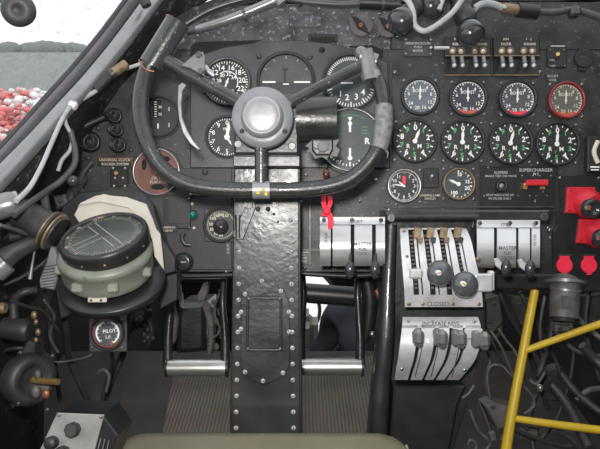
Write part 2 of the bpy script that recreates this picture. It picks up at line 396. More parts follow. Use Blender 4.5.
# flowers below the window
def blossoms(n, cx, cy, rx, ry, label):
    o = V((cx, cy, -4.05)); bb = B('leaf'); rnd = random.Random(3)
    for i in range(26):
        a = rnd.random()*2*PI; r = math.sqrt(rnd.random()); bb.mat('leaf').ball(o+V((rx*r*math.cos(a), ry*r*math.sin(a), rnd.random()*1.0)), .9, (1.2,1,.8), 8)
    for i in range(n):
        a = rnd.random()*2*PI; r = math.sqrt(rnd.random()); x = rx*r*math.cos(a); y = ry*r*math.sin(a)
        h = .9+1.4*(1-r*r)*rnd.random()+.3
        k = math.sin(x*1.3+y*.7)+math.cos(y*1.1-x*.6)+rnd.uniform(-.5,.5)
        bb.mat('petal_red' if k > .45 else 'petal_pink' if k > .0 else 'petal_white')
        bb.ball(o+V((x, y, h)), rnd.uniform(.10,.24), (1,1,.7), 5)
    ob = tag(bb.build('flower_bed', None, o, world=True), label, 'flowers'); ob['kind'] = 'stuff'
blossoms(2600, -16.3, 31, 6.8, 10, 'red, pink and white flowers outside beyond the left windscreen')

hb = B('ground'); rnd = random.Random(9)
for i in range(150):
    x = -420+i*3.2; hb.ball(V((x, 300+rnd.uniform(-5,5), -3.6)), rnd.uniform(2.2,5.4), (1.5,1,1), 8)
hd = tag(hb.build('hedge', None, V((-180,300,-4)), world=True), 'distant low grey-green hedge on the horizon through the left window', 'hedge'); hd['kind'] = 'stuff'
# ================================================================ instrument panel
PD = 1.02
ip = thing('instrument_panel', 'wide black chipped-paint instrument panel behind the control wheel', 'panel', 300, 270, PD)
b = B('panel').plate([(60,290),(58,225),(72,172),(96,120),(122,84),(155,50),(391,50),(391,50),(640,50),(640,285),(391,285),(391,272),(168,272),(160,290)], PD, .012)
b.build('main_panel', ip)
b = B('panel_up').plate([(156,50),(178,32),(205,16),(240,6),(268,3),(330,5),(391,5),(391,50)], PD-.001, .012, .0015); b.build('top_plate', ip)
b = B('panel').plate([(391,4),(500,2),(640,2),(640,50),(391,50)], PD-.0005, .012, .0015); b.build('switch_plate', ip)
b = B('pit').plate([(190,56),(191,46),(196,42),(222,41),(262,40),(250,44),(215,50),(203,56)], PD-.0022, .001, 0); b.build('cutout_shade', ip); b = B('pit')  # thin near-black plates paint the shade of openings that are not cut
b.plate([(346,46),(372,45),(383,50),(383,58),(376,58),(372,52)], PD-.0022, .001, 0); b.build('cutout_shade', ip)
bp = B('blind').plate([(190,168),(190,64),(203,54),(225,47),(260,42),(300,40),(330,43),(362,52),(388,63),(390,168)], PD-.006, .006, .0015)
bp.mat('seal').plate([(190,168),(168,168),(166,270),(232,270),(232,168)], PD-.004, .004, .001)
bfp = bp.build('blind_flying_panel', ip)
for x, y in ((259,56),(322,50),(322,50),(310,57),(331,60),(236,90),(205,172),(205,92),(340,95)): screw(bfp, x, y, PD-.006, 3.1, 'darksteel', 'panel_fastener', .003)
b = B('blind').plate([(391,168),(391,62),(393,60),(640,60),(640,168)], PD-.003, .003, .001) if False else None
b = B('darksteel')
b.box(391, 115, PD, 2, 106, .003); b.box(318, 250, PD, 60, 2, .003); b.box(470, 207, PD, 170, 2, .004); b.box(298+12, 232, PD, 2, 66, .003)
b.build('panel_seam', ip)
for x, y in ((172,272),(226,272),(305,268),(360,201),(300,202),(322,204),(306,175),(376,180),(395,72),(395,160),(389,210),(396,205),(540,72),(577,186),(550,230),(476,225)): screw(ip, x, y, PD-.003, 2.0)
b = B('black').plate([(557,176),(640,174),(640,292),(553,292),(553,232),(557,226)], PD-.006, .01, .0015)
fb = single('cutoff_board', 'flat black board carrying the red valves at the right edge', 'panel', b, 590, 235, PD)
for x, y in ((560,178),(548,228),(550,238),(599,178),(556,286)): screw(fb, x, y, PD-.006, 1.7)

# ---------------------------------------------------------------- gauges
def gauge(name, label, cx, cy, r, d, group=None, dial='dial', bezel='darksteel', marks=None, needles=(), scr=None, ringw=.13, cat='gauge', hgt=.007, ncol='white'):
    t = thing(name, label, cat, cx, cy, d, group)
    bz = B('rubber' if bezel != 'rubber' else 'rubber'); bz.disc(cx, cy, d, r*1.12+1, .002); bz.mat(bezel).ring(cx, cy, d-.001, r*(1+ringw), r, hgt, 40); bz.build('bezel', t)
    f = B(dial); f.disc(cx, cy, d-.0015, r, .0012, .0002, 36); dl = f.build('dial', t)
    if marks:
        m = B('white'); marks(m, cx, cy, r, d-.0032); m.build('markings', dl)
    for i, (ang, ln, w, tail, col) in enumerate(needles):
        n = B(col); a = math.radians(ang); dd = d-.0040-.0005*i; dx, dy = math.sin(a), -math.cos(a); px_, py_ = math.cos(a), math.sin(a)
        w *= .55; pts = [(cx-dx*tail*r-px_*w*.5, cy-dy*tail*r-py_*w*.5), (cx-dx*tail*r+px_*w*.5, cy-dy*tail*r+py_*w*.5), (cx+dx*ln*r*.62+px_*w*.8, cy+dy*ln*r*.62+py_*w*.8), (cx+dx*ln*r, cy+dy*ln*r), (cx+dx*ln*r*.62-px_*w*.8, cy+dy*ln*r*.62-py_*w*.8)]
        n.plate(pts, dd, .0004, 0); n.disc(cx, cy, dd, w*1.3, .0006, .0001, 12); n.build('needle', t)
    g = B('glass'); g.disc(cx, cy, d-.0056, r*1.01, .0006, .0001, 36); g.build('glass', t)
    if scr:
        for sx in (-1, 1):
            for sy in (-1, 1): screw(t, cx+sx*scr, cy+sy*scr, d, 1.7)
    return t
def ticks(m, cx, cy, r, d, a0, a1, n, r0=.86, r1=.97, w=.9, big=0):
    for i in range(n+1):
        a = math.radians(a0+(a1-a0)*i/n); L = r0-(.07 if big and i % big == 0 else 0); rm = (L+r1)/2*r
        m.box(cx+rm*math.sin(a), cy-rm*math.cos(a), d, w*(1.4 if big and i % big == 0 else 1), (r1-L)*r, .0002, 0, -a)
def nums(m, cx, cy, r, d, items, rr, size, **k):
    for s, a in items: x, y = pol(cx, cy, rr*r, a); m.text(s, x, y, d-.0003, size, **k)
def arc(m, cx, cy, r, d, a0, a1, rr, w=.8):
    n = max(6, int(abs(a1-a0)/8)); pts = [P(*pol(cx, cy, rr*r, a0+(a1-a0)*i/n), d-.0003) for i in range(n+1)]
    pi = [P(*pol(cx, cy, rr*r-w, a0+(a1-a0)*i/n), d-.0003) for i in range(n+1)]
    m.add(pts+pi, [(i, i+1, n+2+i, n+1+i) for i in range(n)])
# airspeed
def mk_asi(m, cx, cy, r, d):
    ticks(m, cx, cy, r, d, 0, 360, 48, .88, .97, .8, 4)
    nums(m, cx, cy, r, d, (('14',-20),('16',18),('18',50),('20',83),('22',115),('24',150),('10',-85),('12',-50)), .70, 7.2)
    nums(m, cx, cy, r, d, (('30',-35),('32',12),('34',55),('28',-80)), .38, 5.2); m.text('MPH', cx+2, cy+9, d, 4.5); arc(m, cx, cy, r, d, -40, 120, .52)
gauge('airspeed_indicator', 'round airspeed dial with white numbers 14 to 20, behind left wheel spoke', 227, 82, 21.5, PD-.006, marks=mk_asi, scr=None, needles=((200,.6,2,.2,'white'),))
def mk_hor(m, cx, cy, r, d):
    m.mat('horizon_grey').plate([pol(cx, cy+1, r*.96, a) for a in range(-90, 91, 10)], d+.0002, .0002, 0)
    m.mat('horizon_dark').plate([pol(cx, cy, r*.96, a) for a in range(92, 269, 8)], d+.0001, .0002, 0)
    m.mat('white').box(cx-17, cy+1, d, 13, 1.6, .0004, 0); m.box(cx+16, cy+1, d, 16, 1.6, .0004, 0); m.box(cx, cy+3, d, 6, 1.2, .0004, 0)
    m.mat('dial'); m.box(cx-1, cy-12, d, 7, 2, .0005, 0); m.box(cx-1, cy-6, d, 2.4, 12, .0005, 0); m.box(cx-1, cy+1, d, 3, 2, .0006, 0)
    m.mat('white_dim'); ticks(m, cx, cy, r, d, -60, 60, 4, .86, .95, .8)
gauge('artificial_horizon', 'artificial horizon dial with grey sky half and white horizon bar', 286, 81, 26, PD-.006, marks=mk_hor, ringw=.1, dial='dial_mid', bezel='rubber')
def mk_roc(m, cx, cy, r, d):
    ticks(m, cx, cy, r, d, -70, 60, 26, .84, .96, .8); ticks(m, cx, cy, r, d, 110, 250, 20, .84, .96, .8, 5)
    nums(m, cx, cy, r, d, (('1',222),('2',194),('3',160),('4',130)), .60, 8.5); m.box(cx-4, cy+1, d, 12, 1.6, .0003, 0); m.text('CLIMB', cx+2, cy-10, d, 4)
gauge('rate_of_climb_indicator', 'round dial with numbers 1 to 4 behind the right wheel spoke', 351, 82, 26, PD-.006, marks=mk_roc, ringw=.08, dial='dial_slate', bezel='rubber')
def mk_alt(m, cx, cy, r, d):
    ticks(m, cx, cy, r, d, 0, 360, 50, .90, .98, .7, 5)
    nums(m, cx, cy, r, d, [(str(i), i*36) for i in range(10)], .75, 6.2); m.text('FEET', cx, cy-8, d, 3.6)
gauge('altimeter', 'altimeter dial half hidden left of the control wheel hub', 227, 137, 19, PD-.006, marks=mk_alt, needles=((8,.8,4,.15,'white'),(150,.5,2,.1,'white')), ringw=.1, bezel='rubber')
for x, y in ((212,120),(241,120),(212,155)): pass
def mk_turn(m, cx, cy, r, d):
    m.mat('white'); ticks(m, cx, cy, r, d, 132, 228, 12, .80, .88, 1, 3); nums(m, cx, cy, r, d, (('1',152),('2',208),('3',228),('2',132)), .93-.1, 5)
    m.text('R', cx+17.5, cy+1, d, 8.5, bold=.03); m.text('L', cx-19, cy+1, d, 8.5)
    m.plate([(cx-2.4,cy-23),(cx+2.4,cy-23),(cx,cy-18)], d, .0002, 0)
    m.box(cx, cy-11, d, 2.2, 9, .0006, 0); m.disc(cx, cy-16.5, d, 2.2, .0004, .0001, 12); m.box(cx, cy+12, d, 2.2, 9, .0006, 0); m.disc(cx, cy+18, d, 2.4, .0004, .0001, 12)
    m.mat('green_dim'); 
    for sx in (-1, 1):
        for k in range(3): m.box(cx+sx*14.5, cy-13+k*3.2, d, 6, 1.2, .0002, 0)
    arc(m, cx, cy, r, d, -35, 35, .86, .8)
    m.mat('green'); nums(m, cx, cy, r, d, (('3',140),('1',128)), .7, 4); m.mat('dial_mid').disc(cx, cy, d, 8, .001, .0002, 20)
gauge('turn_and_slip_indicator', 'large slate dial marked R with two vertical white needles', 350, 140, 30, PD-.006, marks=mk_turn, ringw=.06, dial='dial_slate', bezel='tube')
def mk_dg(m, cx, cy, r, d):
    m.mat('pit').box(cx-2, cy-8, d, 8, 18, .0005, 0); m.mat('white')
    for k in range(7): m.box(cx-3.5, cy-15+k*2.4, d-.0006, 2.4, .8, .0002, 0)
    m.text('20', cx+1, cy-10, d-.0006, 3.5); m.text('22', cx+1, cy-3, d-.0006, 3.5); m.box(cx-1, cy+9, d, 1.4, 5, .0003, 0)
    m.mat('cream'); m.box(cx+10, cy-8, d, 1, 4, .0003, 0); m.box(cx+10, cy+8, d, 1, 4, .0003, 0)
gauge('trim_gauge', 'black round gauge with a vertical slotted scale inside the wheel at left', 159, 117, 19, PD-.001, marks=mk_dg, ringw=.08, bezel='rubber')
def mk_br(m, cx, cy, r, d):
    m.mat('pit')
    for a, w, h in ((-60,5,12),(30,12,6),(95,5,10),(178,14,6)):
        x, y = pol(cx, cy, r*.68, a); k = [(x+w/2*math.cos(t*PI/6), y+h/2*math.sin(t*PI/6)) for t in range(12)]; m.plate(k, d, .0003, 0)
    m.mat('cream').text('OIL LTD', cx+2, cy+6, d, 4); m.text('FLAP FOLD', cx+2, cy+10, d, 3.6); m.text('+', cx-9, cy-12, d, 4); m.disc(cx, cy, d, 2, .001)
gauge('flap_gauge', 'brown faced round gauge with dark oval slots and bright rim', 157, 172, 22, PD-.001, marks=mk_br, ringw=.07, dial='dial_brown', bezel='steel')
# boost gauges
def mk_boost(colr, redbot):
    def f(m, cx, cy, r, d):
        m.mat(colr); ticks(m, cx, cy, r, d, -140, 140, 28, .88, .97, .7, 4)
        nums(m, cx, cy, r, d, (('6',-75),('4',-38),('4',38),('8',78),('12',118),('16',158),('20',195),('24',235)), .70, 4.9); m.text('BOOST', cx, cy-6, d, 4.4); arc(m, cx, cy, r, d, -140, 140, .5 if False else .99, .5)
        if redbot: m.mat(redbot); n = 9; a0, a1 = 145, 215; o = [pol(cx, cy, r*.98, a0+(a1-a0)*i/n) for i in range(n+1)]; i_ = [pol(cx, cy, r*.80, a1-(a1-a0)*i/n) for i in range(n+1)]; m.plate(o+i_, d-.0004, .0002, 0)
    return f
GB = 'boost pressure gauges in the upper right row'
gauge('boost_gauge', 'pale grey faced boost gauge, leftmost of the upper row', 420, 96.5, 16.3, PD-.001, GB, 'dial_grey', 'rubber', mk_boost('white', None), ((2,.72,2,.2,'white'),), 16, .2)
gauge('boost_gauge', 'dark blue-black boost gauge with dull orange mark at bottom', 468, 98, 16.3, PD-.001, GB, 'dial_blue', 'rubber', mk_boost('white', 'red_dull'), ((0,.72,2,.2,'white'),), 16, .2)
gauge('boost_gauge', 'dark boost gauge with bright red mark at bottom and black rim', 517.5, 99, 16.3, PD-.001, GB, 'dial_mid', 'rubber', mk_boost('white', 'red_bright'), ((2,.72,2,.2,'white'),), 16, .2)
gauge('boost_gauge', 'boost gauge with a red rim, rightmost of the upper row', 566, 100.5, 16, PD-.001, GB, 'dial_cream', 'ring_red', mk_boost('cream', 'red_dull'), ((2,.72,2,.2,'cream'),), 16, .17)
def mk_rpm(m, cx, cy, r, d):
    m.mat('white'); ticks(m, cx, cy, r, d, 0, 360, 20, .88, .98, .9, 2)
    nums(m, cx, cy, r, d, [(str(i), i*36+2) for i in (0,2,4,6,8)], .70, 7.4, bold=.03); m.text('R', cx-6.5, cy+5, d, 6, bold=.02); m.text('M', cx+4.5, cy+5, d, 6, bold=.02)
    m.mat('green'); nums(m, cx, cy, r, d, [(str(i), i*36+2) for i in (1,3,5,7,9)], .70, 7, bold=.03); m.text('P', cx-1, cy+8, d, 3.6)
GR = 'engine speed gauges in the second right row'
for (x, y, a, L) in ((415,141,22,'engine speed gauge below the pale faced boost gauge'),(462.5,142,3,'engine speed gauge below the boost gauge with dull orange mark'),
                     (510.5,143,16,'engine speed gauge below the boost gauge with bright red mark'),(557,144,4,'engine speed gauge below the red-rimmed boost gauge')):
    gauge('engine_speed_gauge', L, x, y, 19.5, PD-.001, GR, 'dial', 'rubber', mk_rpm, ((a,.68,3.4,.1,'white'),), 19, .13)
def mk_clock(m, cx, cy, r, d):
    ticks(m, cx, cy, r, d, 0, 360, 60, .90, .97, .5, 5); nums(m, cx, cy, r, d, [(str(i), i*30) for i in (1,2,3,4,5,6,7,8,9,10,11)], .70, 4.4)
    m.mat('red_bright').box(cx, cy-6, d, 3, 8, .0004, 0)
t = gauge('panel_clock', 'small clock with steel rim and red twelve mark', 404, 186, 15, PD-.001, None, 'dial', 'steel', mk_clock, ((280,.75,1.6,.1,'white'),(310,.5,1.8,.1,'white')), 16, .13, 'clock')
def mk_b(m, cx, cy, r, d):
    ticks(m, cx, cy, r, d, 0, 200, 12, .86, .95, 1, 3); nums(m, cx, cy, r, d, (('10',8),('15',75),('20',115),('100',205)), .66, 5, bold=.03); m.mat('green'); nums(m, cx, cy, r, d, (('5',50),('4',150)), .8, 4)
gauge('pressure_gauge', 'small dial with one white hand pointing upper left', 458.5, 184, 14.5, PD-.001, None, 'dial_slate', 'brassdull', mk_b, ((-65,.75,3,.1,'white'),), 15, .1)
# square flanged gauge left of the column
def mk_q(m, cx, cy, r, d):
    m.mat('cream'); ticks(m, cx, cy, r, d, 0, 360, 40, .82, .9, .7); nums(m, cx, cy, r, d, [(s, a) for s, a in (('10',-150),('30',-115),('50',-85),('100',-50),('150',-25),('200',0),('210',25),('60',180))], .66, 4, bold=.03)
t = gauge('pressure_gauge', 'round gauge with cream numbers and a black centre cap, left of column', 221, 225, 15.5, PD-.004, None, 'dial', 'rubber', mk_q, (), 13.5, .14)
B('knob').lathe(P(221, 227, PD-.006), (0,0,1), [(.0135,0),(.0125,.006),(.009,.009),(0,.010)], 20).build('centre_cap', t)
b = B('rubber').box(221, 225, PD-.004, 33, 33, .0018, .004); b.build('flange', t)
# PILOT gauge under the compass
def mk_p(m, cx, cy, r, d):
    m.mat('ring_red'); arc(m, cx, cy, r, d, 0, 360, 1.0, 1.3); m.mat('white'); arc(m, cx, cy, r, d, -140, -20, .80, 1.6); arc(m, cx, cy, r, d, 15, 150, .80, 1.6); m.text('PILOT', cx+2, cy-2, d, 5, .1); m.text('L.P.', cx+1, cy+4, d, 4.2); ticks(m, cx, cy, r, d, -140, 150, 12, .6, .72, .7)
    m.mat('red_dull').text('8', cx+4, cy+10, d, 5); m.mat('white').text('5', cx+9, cy-6, d, 5)
t = gauge('suction_gauge', 'small gauge marked PILOT with thin red ring on a grey square plate', 107.5, 333, 15, .868, None, 'dial_mid', 'rubber', mk_p, (), 14.5, .14)
b = B('darksteel').box(108, 332, .872, 38, 40, .003, .001); b.build('mounting_plate', t)
# right edge meter
b = B('rubber').plate([(588,136),(640,136),(640,172),(588,172)], PD-.014, .014, .002); o = thing('voltmeter', 'black boxed meter with pale curved scale at the right edge', 'gauge', 600, 152, PD)
b.build('case', o); f = B('cream'); f.tube([(598,141,PD-.015),(594,152,PD-.015),(598,163,PD-.015)], 2.5, n=4, seg=6); f.build('scale', o)
m_ = B('white').box(595, 167, PD-.014, 9, 1.6, .0005, 0); m_.box(595, 169.8, PD-.014, 8, 1.2, .0005, 0); m_.build('label', o)
# ================================================================ control column
cc = thing('control_column', 'broad riveted black control column rising from the floor in the centre', 'control column', 266, 470, .93)
def coldep(y): return .888+(y-150)*.008/300
def colx(y): return (236.5-(y-150)*4.5/300, 297.5+(y-150)*2/300)
b = B('column')
ys = [150,200,260,330,400,520]
fr = [];
for y in ys:
    x0, x1 = colx(y); d = coldep(y); fr.append([P(x0,y,d), P(x1,y,d), P(x0+2,y,d)+V((0,0,-.075)), P(x1-2,y,d)+V((0,0,-.075))])
vs = [p for r in fr for p in r]; fs = []
for i in range(len(ys)-1):
    a = 4*i; c = a+4; fs += [(a,c,c+1,a+1), (a+1,c+1,c+3,a+3), (a+3,c+3,c+2,a+2), (a+2,c+2,c,a)]
fs += [(0,1,3,2), (4*len(ys)-4, 4*len(ys)-2, 4*len(ys)-1, 4*len(ys)-3)]
b.add(vs, fs); b.build('column_body', cc)
for side, nm in ((0,'edge_flange'),(1,'edge_flange')):
    b = B('gloss'); pts = []
    for y in ys[0:]:
        x = colx(y)[side]; pts.append((x+(-.6 if side == 0 else 1.2), y, coldep(y)+.004))
    b.tube(pts, 1.7, n=3, seg=8); b.build(nm, cc)
for y in list(range(252, 446, 16)): screw(cc, 239.5-(y-250)*.02, y, coldep(y)-.0005, 2.5, 'alu', 'rivet', .003)
for y in list(range(220, 446, 16)): screw(cc, 290.5+(y-220)*.015, y, coldep(y)-.0005, 2.5, 'alu', 'rivet', .003)
for x, y, r in ((258,209,2.6),(268,209,2.6),(274,214,1.5),(278,222,1.2)): screw(cc, x, y, coldep(y)-.0005, r, 'darksteel', 'rivet', .003)
for x, y in ((247,174),(247,204),(275,174),(275,204)):
    b = B('column').cyl((x,y,coldep(y)), (x,y,coldep(y)-.007), 4, 3.6, 6); b.build('hexagon_bolt', cc)
# reinforcing plate and inspection cover
pl = [(241,345),(241,300),(244,290),(251,284),(263,280),(275,283),(284,290),(289,302),(290,345),(289,368),(283,376),(272,382),(263,385),(252,381),(244,374),(241,365)]
b = B('column').plate(pl, coldep(350)-.004, .010, .0008); rp = b.build('reinforcing_plate', cc)
for x, y in ((245,294),(262,281),(281,291),(289,312),(289,332),(283,373),(263,381),(245,372),(241,329),(241,312)): screw(rp, x, y, coldep(y)-.006, 2.5, 'alu', 'rivet', .003)
b = B('column').plate([(248,298),(281,298),(281,350),(247,350)], coldep(325)-.0055, .004, .0008); cv = b.build('inspection_cover', rp)
b = B('gloss'); 
for a, c in (((248,298),(281,298)),((281,298),(281,350)),((281,350),(247,350)),((247,350),(248,298))): b.cyl((*a,coldep(325)-.0055),(*c,coldep(325)-.0055),1.4,1.4,8)
b.build('cover_frame', rp)
for x, y in ((249,299),(280,299),(248,349),(280,349)): screw(rp, x, y, coldep(y)-.008, 2.0, 'steel', 'rivet', .003)
# triangular link on the left face
b = B('column'); b.plate([(248,201),(255,201),(256,207),(243,240),(236,240),(233,236),(233,232)], coldep(215)-.003, .008, .001); lk = b.build('link_plate', cc)
b = B('darksteel'); b.cyl((238,215,coldep(215)),(238,238,coldep(215)),3.2,3.2,12); b.build('link_roller', lk)
B('column').disc(249,205,coldep(205)-.004,4,.003).build('link_boss', lk)
# head of the column: square plate behind the wheel hub
b = B('column'); b.box(266.5, 124, .86, 66, 62, .035, .004); b.mat('darksteel').box(266.5, 161, .862, 68, 12, .012, .002); b.build('head_block', cc)
for x, y in ((238,144),(292,146)):
    B('darksteel').cyl((x,y,.826),(x,y,.815),4.2,3.4,12).build('hexagon_bolt', cc)
# drum beside the hub
dr = B('gloss'); dr.cyl((296,120,.85),(333,120,.85),23.5,23.5,28); dr.build('chain_drum', cc)
b = B('gloss'); b.cyl((333,120,.85),(335.5,120,.85),24.5,24.5,28); b.build('drum_flange', cc)
b = B('column'); b.plate([(312,139),(333,139),(333,150),(330,155),(316,155),(312,150)], .822, .012, .002); lug = b.build('drum_lug', cc); B('matt_grey').disc(323,147,.822,5.5,.006,.001).build('lug_bolt', lug)
pts = [(305,146),(312,140),(334,140),(340,139),(336,146),(340,150),(337,157),(329,156),(327,160),(322,157),(315,159),(311,153),(306,152),(309,148)]
B('matt_grey').plate(pts, .832, .004, .0006).build('toothed_plate', cc)

# ================================================================ control wheel
cw = thing('yoke', 'grey corded control wheel with three spokes and open horns', 'control wheel', 263, 118, .80)
R_ = [(152,60,.80),(146,74,.80),(141,95,.795),(141,118,.79),(147,142,.785),(158,163,.785),(175,178,.785),(195,186,.785),(225,189.5,.785),(262,190,.785),(300,189.5,.785),(330,186,.785),(350,179,.785),(366,166,.785),(377,150,.785),(383,132,.79),(384,112,.795),(381,90,.80),(373,70,.805)]
b = B('cord').tube(R_, [8.2]*4+[8]*10+[7.8,7.2,7,7,7], n=34, seg=14, ridges=.035); b.build('rim', cw)
b = B('tape').tube([(383.5,106,.794),(383.5,124,.79),(381,140,.787),(378,149,.786)], [9.3,9.8,9.4,9.2], n=8, seg=14, ridges=.04); 
b.tube([(384,148,.783),(388,153,.783),(387,158,.783)], [1.2,1,.4], n=2, seg=5); b.build('tape_wrap', cw)
b = B('hubcap'); b.tube([(253,190,.785),(270,190,.785)], 9.2, n=2, seg=18); tb = b.build('joint_band', cw)
b = B('yellow'); b.ball(P(258,193,.773), .003, (1,.8,.4), 8).ball(P(263,190,.772), .0025, (1,.8,.4), 8).ball(P(266,194,.773), .003, (.8,1,.4), 8); bb = b.build('paint_spots', tb)
# left horn
b = B('wheel'); b.tube([(178,14+8,.80),(151,66,.80)], 12.5, n=3, seg=22, caps=False); b.mat('pit').lathe(P(176.5,24.5,.80), P(178,22,.80)-P(151,66,.80), [(.0001,0),(.0160,.0)], 22); hl = b.build('grip_socket', cw)
b = B('copper').tube([(180,21.5,.79),(172,17,.787),(166,15,.79)], .7, n=4, seg=6); b.tube([(139,60,.79),(145,69,.783),(154,71.5,.785)], .9, n=4, seg=6); b.build('worn_edge', hl)
b = B('wheel'); b.tube([(158,55,.80),(200,80,.795),(246,106,.79)], [6.6,6.8,6.8], n=3, seg=16); b.build('spoke', cw)
b = B('wheel'); b.tube([(368,62,.80),(325,84,.795),(283,106,.79)], [6,5.6,5.4], n=3, seg=16); b.build('spoke', cw)
b = B('wheel'); b.tube([(261,140,.785),(261,190,.785)], 6.4, n=3, seg=16); b.build('spoke', cw)
b = B('lever_grey'); b.tube([(360,56,.80),(376,62,.80)], 8, n=2, seg=16); b.tube([(366,50,.795),(371,80,.795)], [7,9], n=2, seg=16); b.ball(P(361,53,.80), .009, (1,1,1), 14); 
b.mat('hubcap').tube([(370,73,.797),(372,79,.797)], 9.8, n=1, seg=16); b.build('rim_clamp', cw)
# bracket and brake lever on the left spoke
b = B('lever_grey'); b.plate([(181,66),(198,51),(203,52),(205,57),(204,76),(190,68)], .785, .003, .0006); br = b.build('bracket', cw)
for x, y in ((199,55),(201,72)): B('darksteel').disc(x,y,.785,3.2,.004,.0008,10).build('bracket_bolt', br)
b = B('steel'); b.tube([(205,66,.79),(209,72,.79),(214,76,.79)], [2.5,3,2], n=3, seg=8); b.build('switch_arm', br)
b = B('steel'); b.plate([(178,85),(183,82),(187,85),(183,91),(181.5,104),(182.5,118),(187,130),(193.5,141),(200.5,149.5),(198.5,150.5),(190,144),(183,134),(179,120),(177.5,104)], .80, .006, .0012); b.build('brake_lever', cw)
# hub
b = B('hub'); c = P(263,119,.79)
b.lathe(c, (0,0,1), [(.040,0),(.040,.012),(.0385,.0145),(.030,.0155),(.0285,.016)], 44); b.build('hub_flange', cw)
b = B('hubcap'); b.lathe(c, (0,0,1), [(.0285,.014),(.028,.018),(.0255,.026),(.023,.028)], 44); b.mat('hubcap').lathe(c, (0,0,1), [(.023,.0275),(.0215,.0285),(.015,.0292),(0,.0295)], 44); b.build('hub_cap', cw)
for x, y in ((263,98),(242,131),(285,131)): screw(cw, x, y, .7745, 2.6, 'darksteel', 'hub_screw', .003)

# maroon toggle and red ribbon
b = B('maroon').ball(P(326,174,.96), .0055, (1,1.5,1), 14); b.mat('darksteel').cyl((326,168,.98),(326,164,.98),1.2,1.2,8)
single('toggle_pull', 'small dark red oval knob below the toothed plate', 'knob', b, 326, 174, .97)
rb = thing('ribbon', 'bright red ribbon tied above the left silver quadrant', 'ribbon', 325, 196, .90)
def strip(b, pts, w):
    c = catmull([P(*p) for p in pts], 5); k = w*.9/F/2; vs = []
    for p in c: vs += [p+V((-k,0,0)), p+V((k,0,0)), p+V((k,0,-.0006)), p+V((-k,0,-.0006))]
    fs = []
    for i in range(len(c)-1):
        a = 4*i
        for j in range(4): fs.append((a+j, a+4+j, a+4+(j+1)%4, a+(j+1)%4))
    b.add(vs, fs, False)
b = B('ribbon'); strip(b, [(324,196,.90),(324,205,.895),(327,212,.893),(330,221,.893),(330,229,.89)], 4.5); strip(b, [(330,196,.90),(330,204,.893),(326,211,.892),(323,216,.893)], 4.5); strip(b, [(328,210,.891),(331,216,.89),(332,225,.89)], 3.5)
b.ball(P(327,211,.89), .006, (1,1,.5), 10); b.build('ribbon_band', rb)

# ================================================================ pedestal
pd = thing('throttle_pedestal', 'black central pedestal with silver lever quadrants', 'pedestal', 425, 470, .95)
b = B('gloss'); b.plate([(388,214),(484,214),(486,232),(486,330),(474,385),(448,470),(372,470),(378,400),(386,330)], .94, .10, .004); b.build('body', pd)
b = B('gloss'); b.plate([(384,210),(550,210),(550,220),(484,222),(386,222)], .93, .06, .003); b.tube([(394,217,.926),(478,217,.926)], 3.4, n=2, seg=14); b.build('top_ledge', pd)
for x, y, r in ((391,218,4.5),(544,217,4.2),(432,218,1.5)): B('darksteel').disc(x,y,.93,r,.005,.001,14).build('ledge_bolt', pd)
b = B('gloss'); b.tube([(391,225,.93),(388,290,.92),(386,340,.91),(381,390,.915),(376,470,.92)], [6,7,8,9,10], n=5, seg=14); b.build('side_flange', pd)
def curve(rows, n=5):
    out = []
    for i in range(len(rows)-1):
        for k in range(n):
            t = k/n; a = [rows[max(0,i-1)], rows[i], rows[i+1], rows[min(len(rows)-1,i+2)]]
            out.append(tuple(.5*((2*a[1][j])+(a[2][j]-a[0][j])*t+(2*a[0][j]-5*a[1][j]+4*a[2][j]-a[3][j])*t*t+(3*a[1][j]-a[0][j]-3*a[2][j]+a[3][j])*t**3) for j in range(4)))
    out.append(rows[-1]); return out
def cs(b, rows, u0, u1, v0=0, v1=1, th=.003, dd=0):
    r = curve(rows); n = len(r)-1; i0 = round(v0*n); i1 = round(v1*n); r = r[i0:i1+1]; vs = []
    for y, xl, xr, d in r:
        a = P(xl+(xr-xl)*u0, y, d+dd); c = P(xl+(xr-xl)*u1, y, d+dd); vs += [a, c, c+V((0,0,-th)), a+V((0,0,-th))]
    m = len(r); fs = []; fr_ = []
    for i in range(m-1):
        a = 4*i; fr_.append((a, a+4, a+5, a+1)); fs += [(a+1,a+5,a+6,a+2), (a+2,a+6,a+7,a+3), (a+3,a+7,a+4,a)]
    fs += [(0,1,2,3), (4*m-4, 4*m-1, 4*m-2, 4*m-3)]
    b.add(vs, fr_, True); b.add(vs, fs, False)
UP = [(228,400,466,.915),(240,400.5,471,.895),(262,402,476,.877),(285,404,481,.872),(307,405,483,.876)]
def at_row(rows, y):
    for i in range(len(rows)-1):
        if rows[i][0] <= y <= rows[i+1][0]:
            t = (y-rows[i][0])/(rows[i+1][0]-rows[i][0]); return [rows[i][j]*(1-t)+rows[i+1][j]*t for j in range(4)]
b = B('alu'); slots = [(.12,.245),(.335,.46),(.55,.675),(.76,.87)]
u = 0
for a, c in slots: cs(b, UP, u, a, 0, .86); u = c

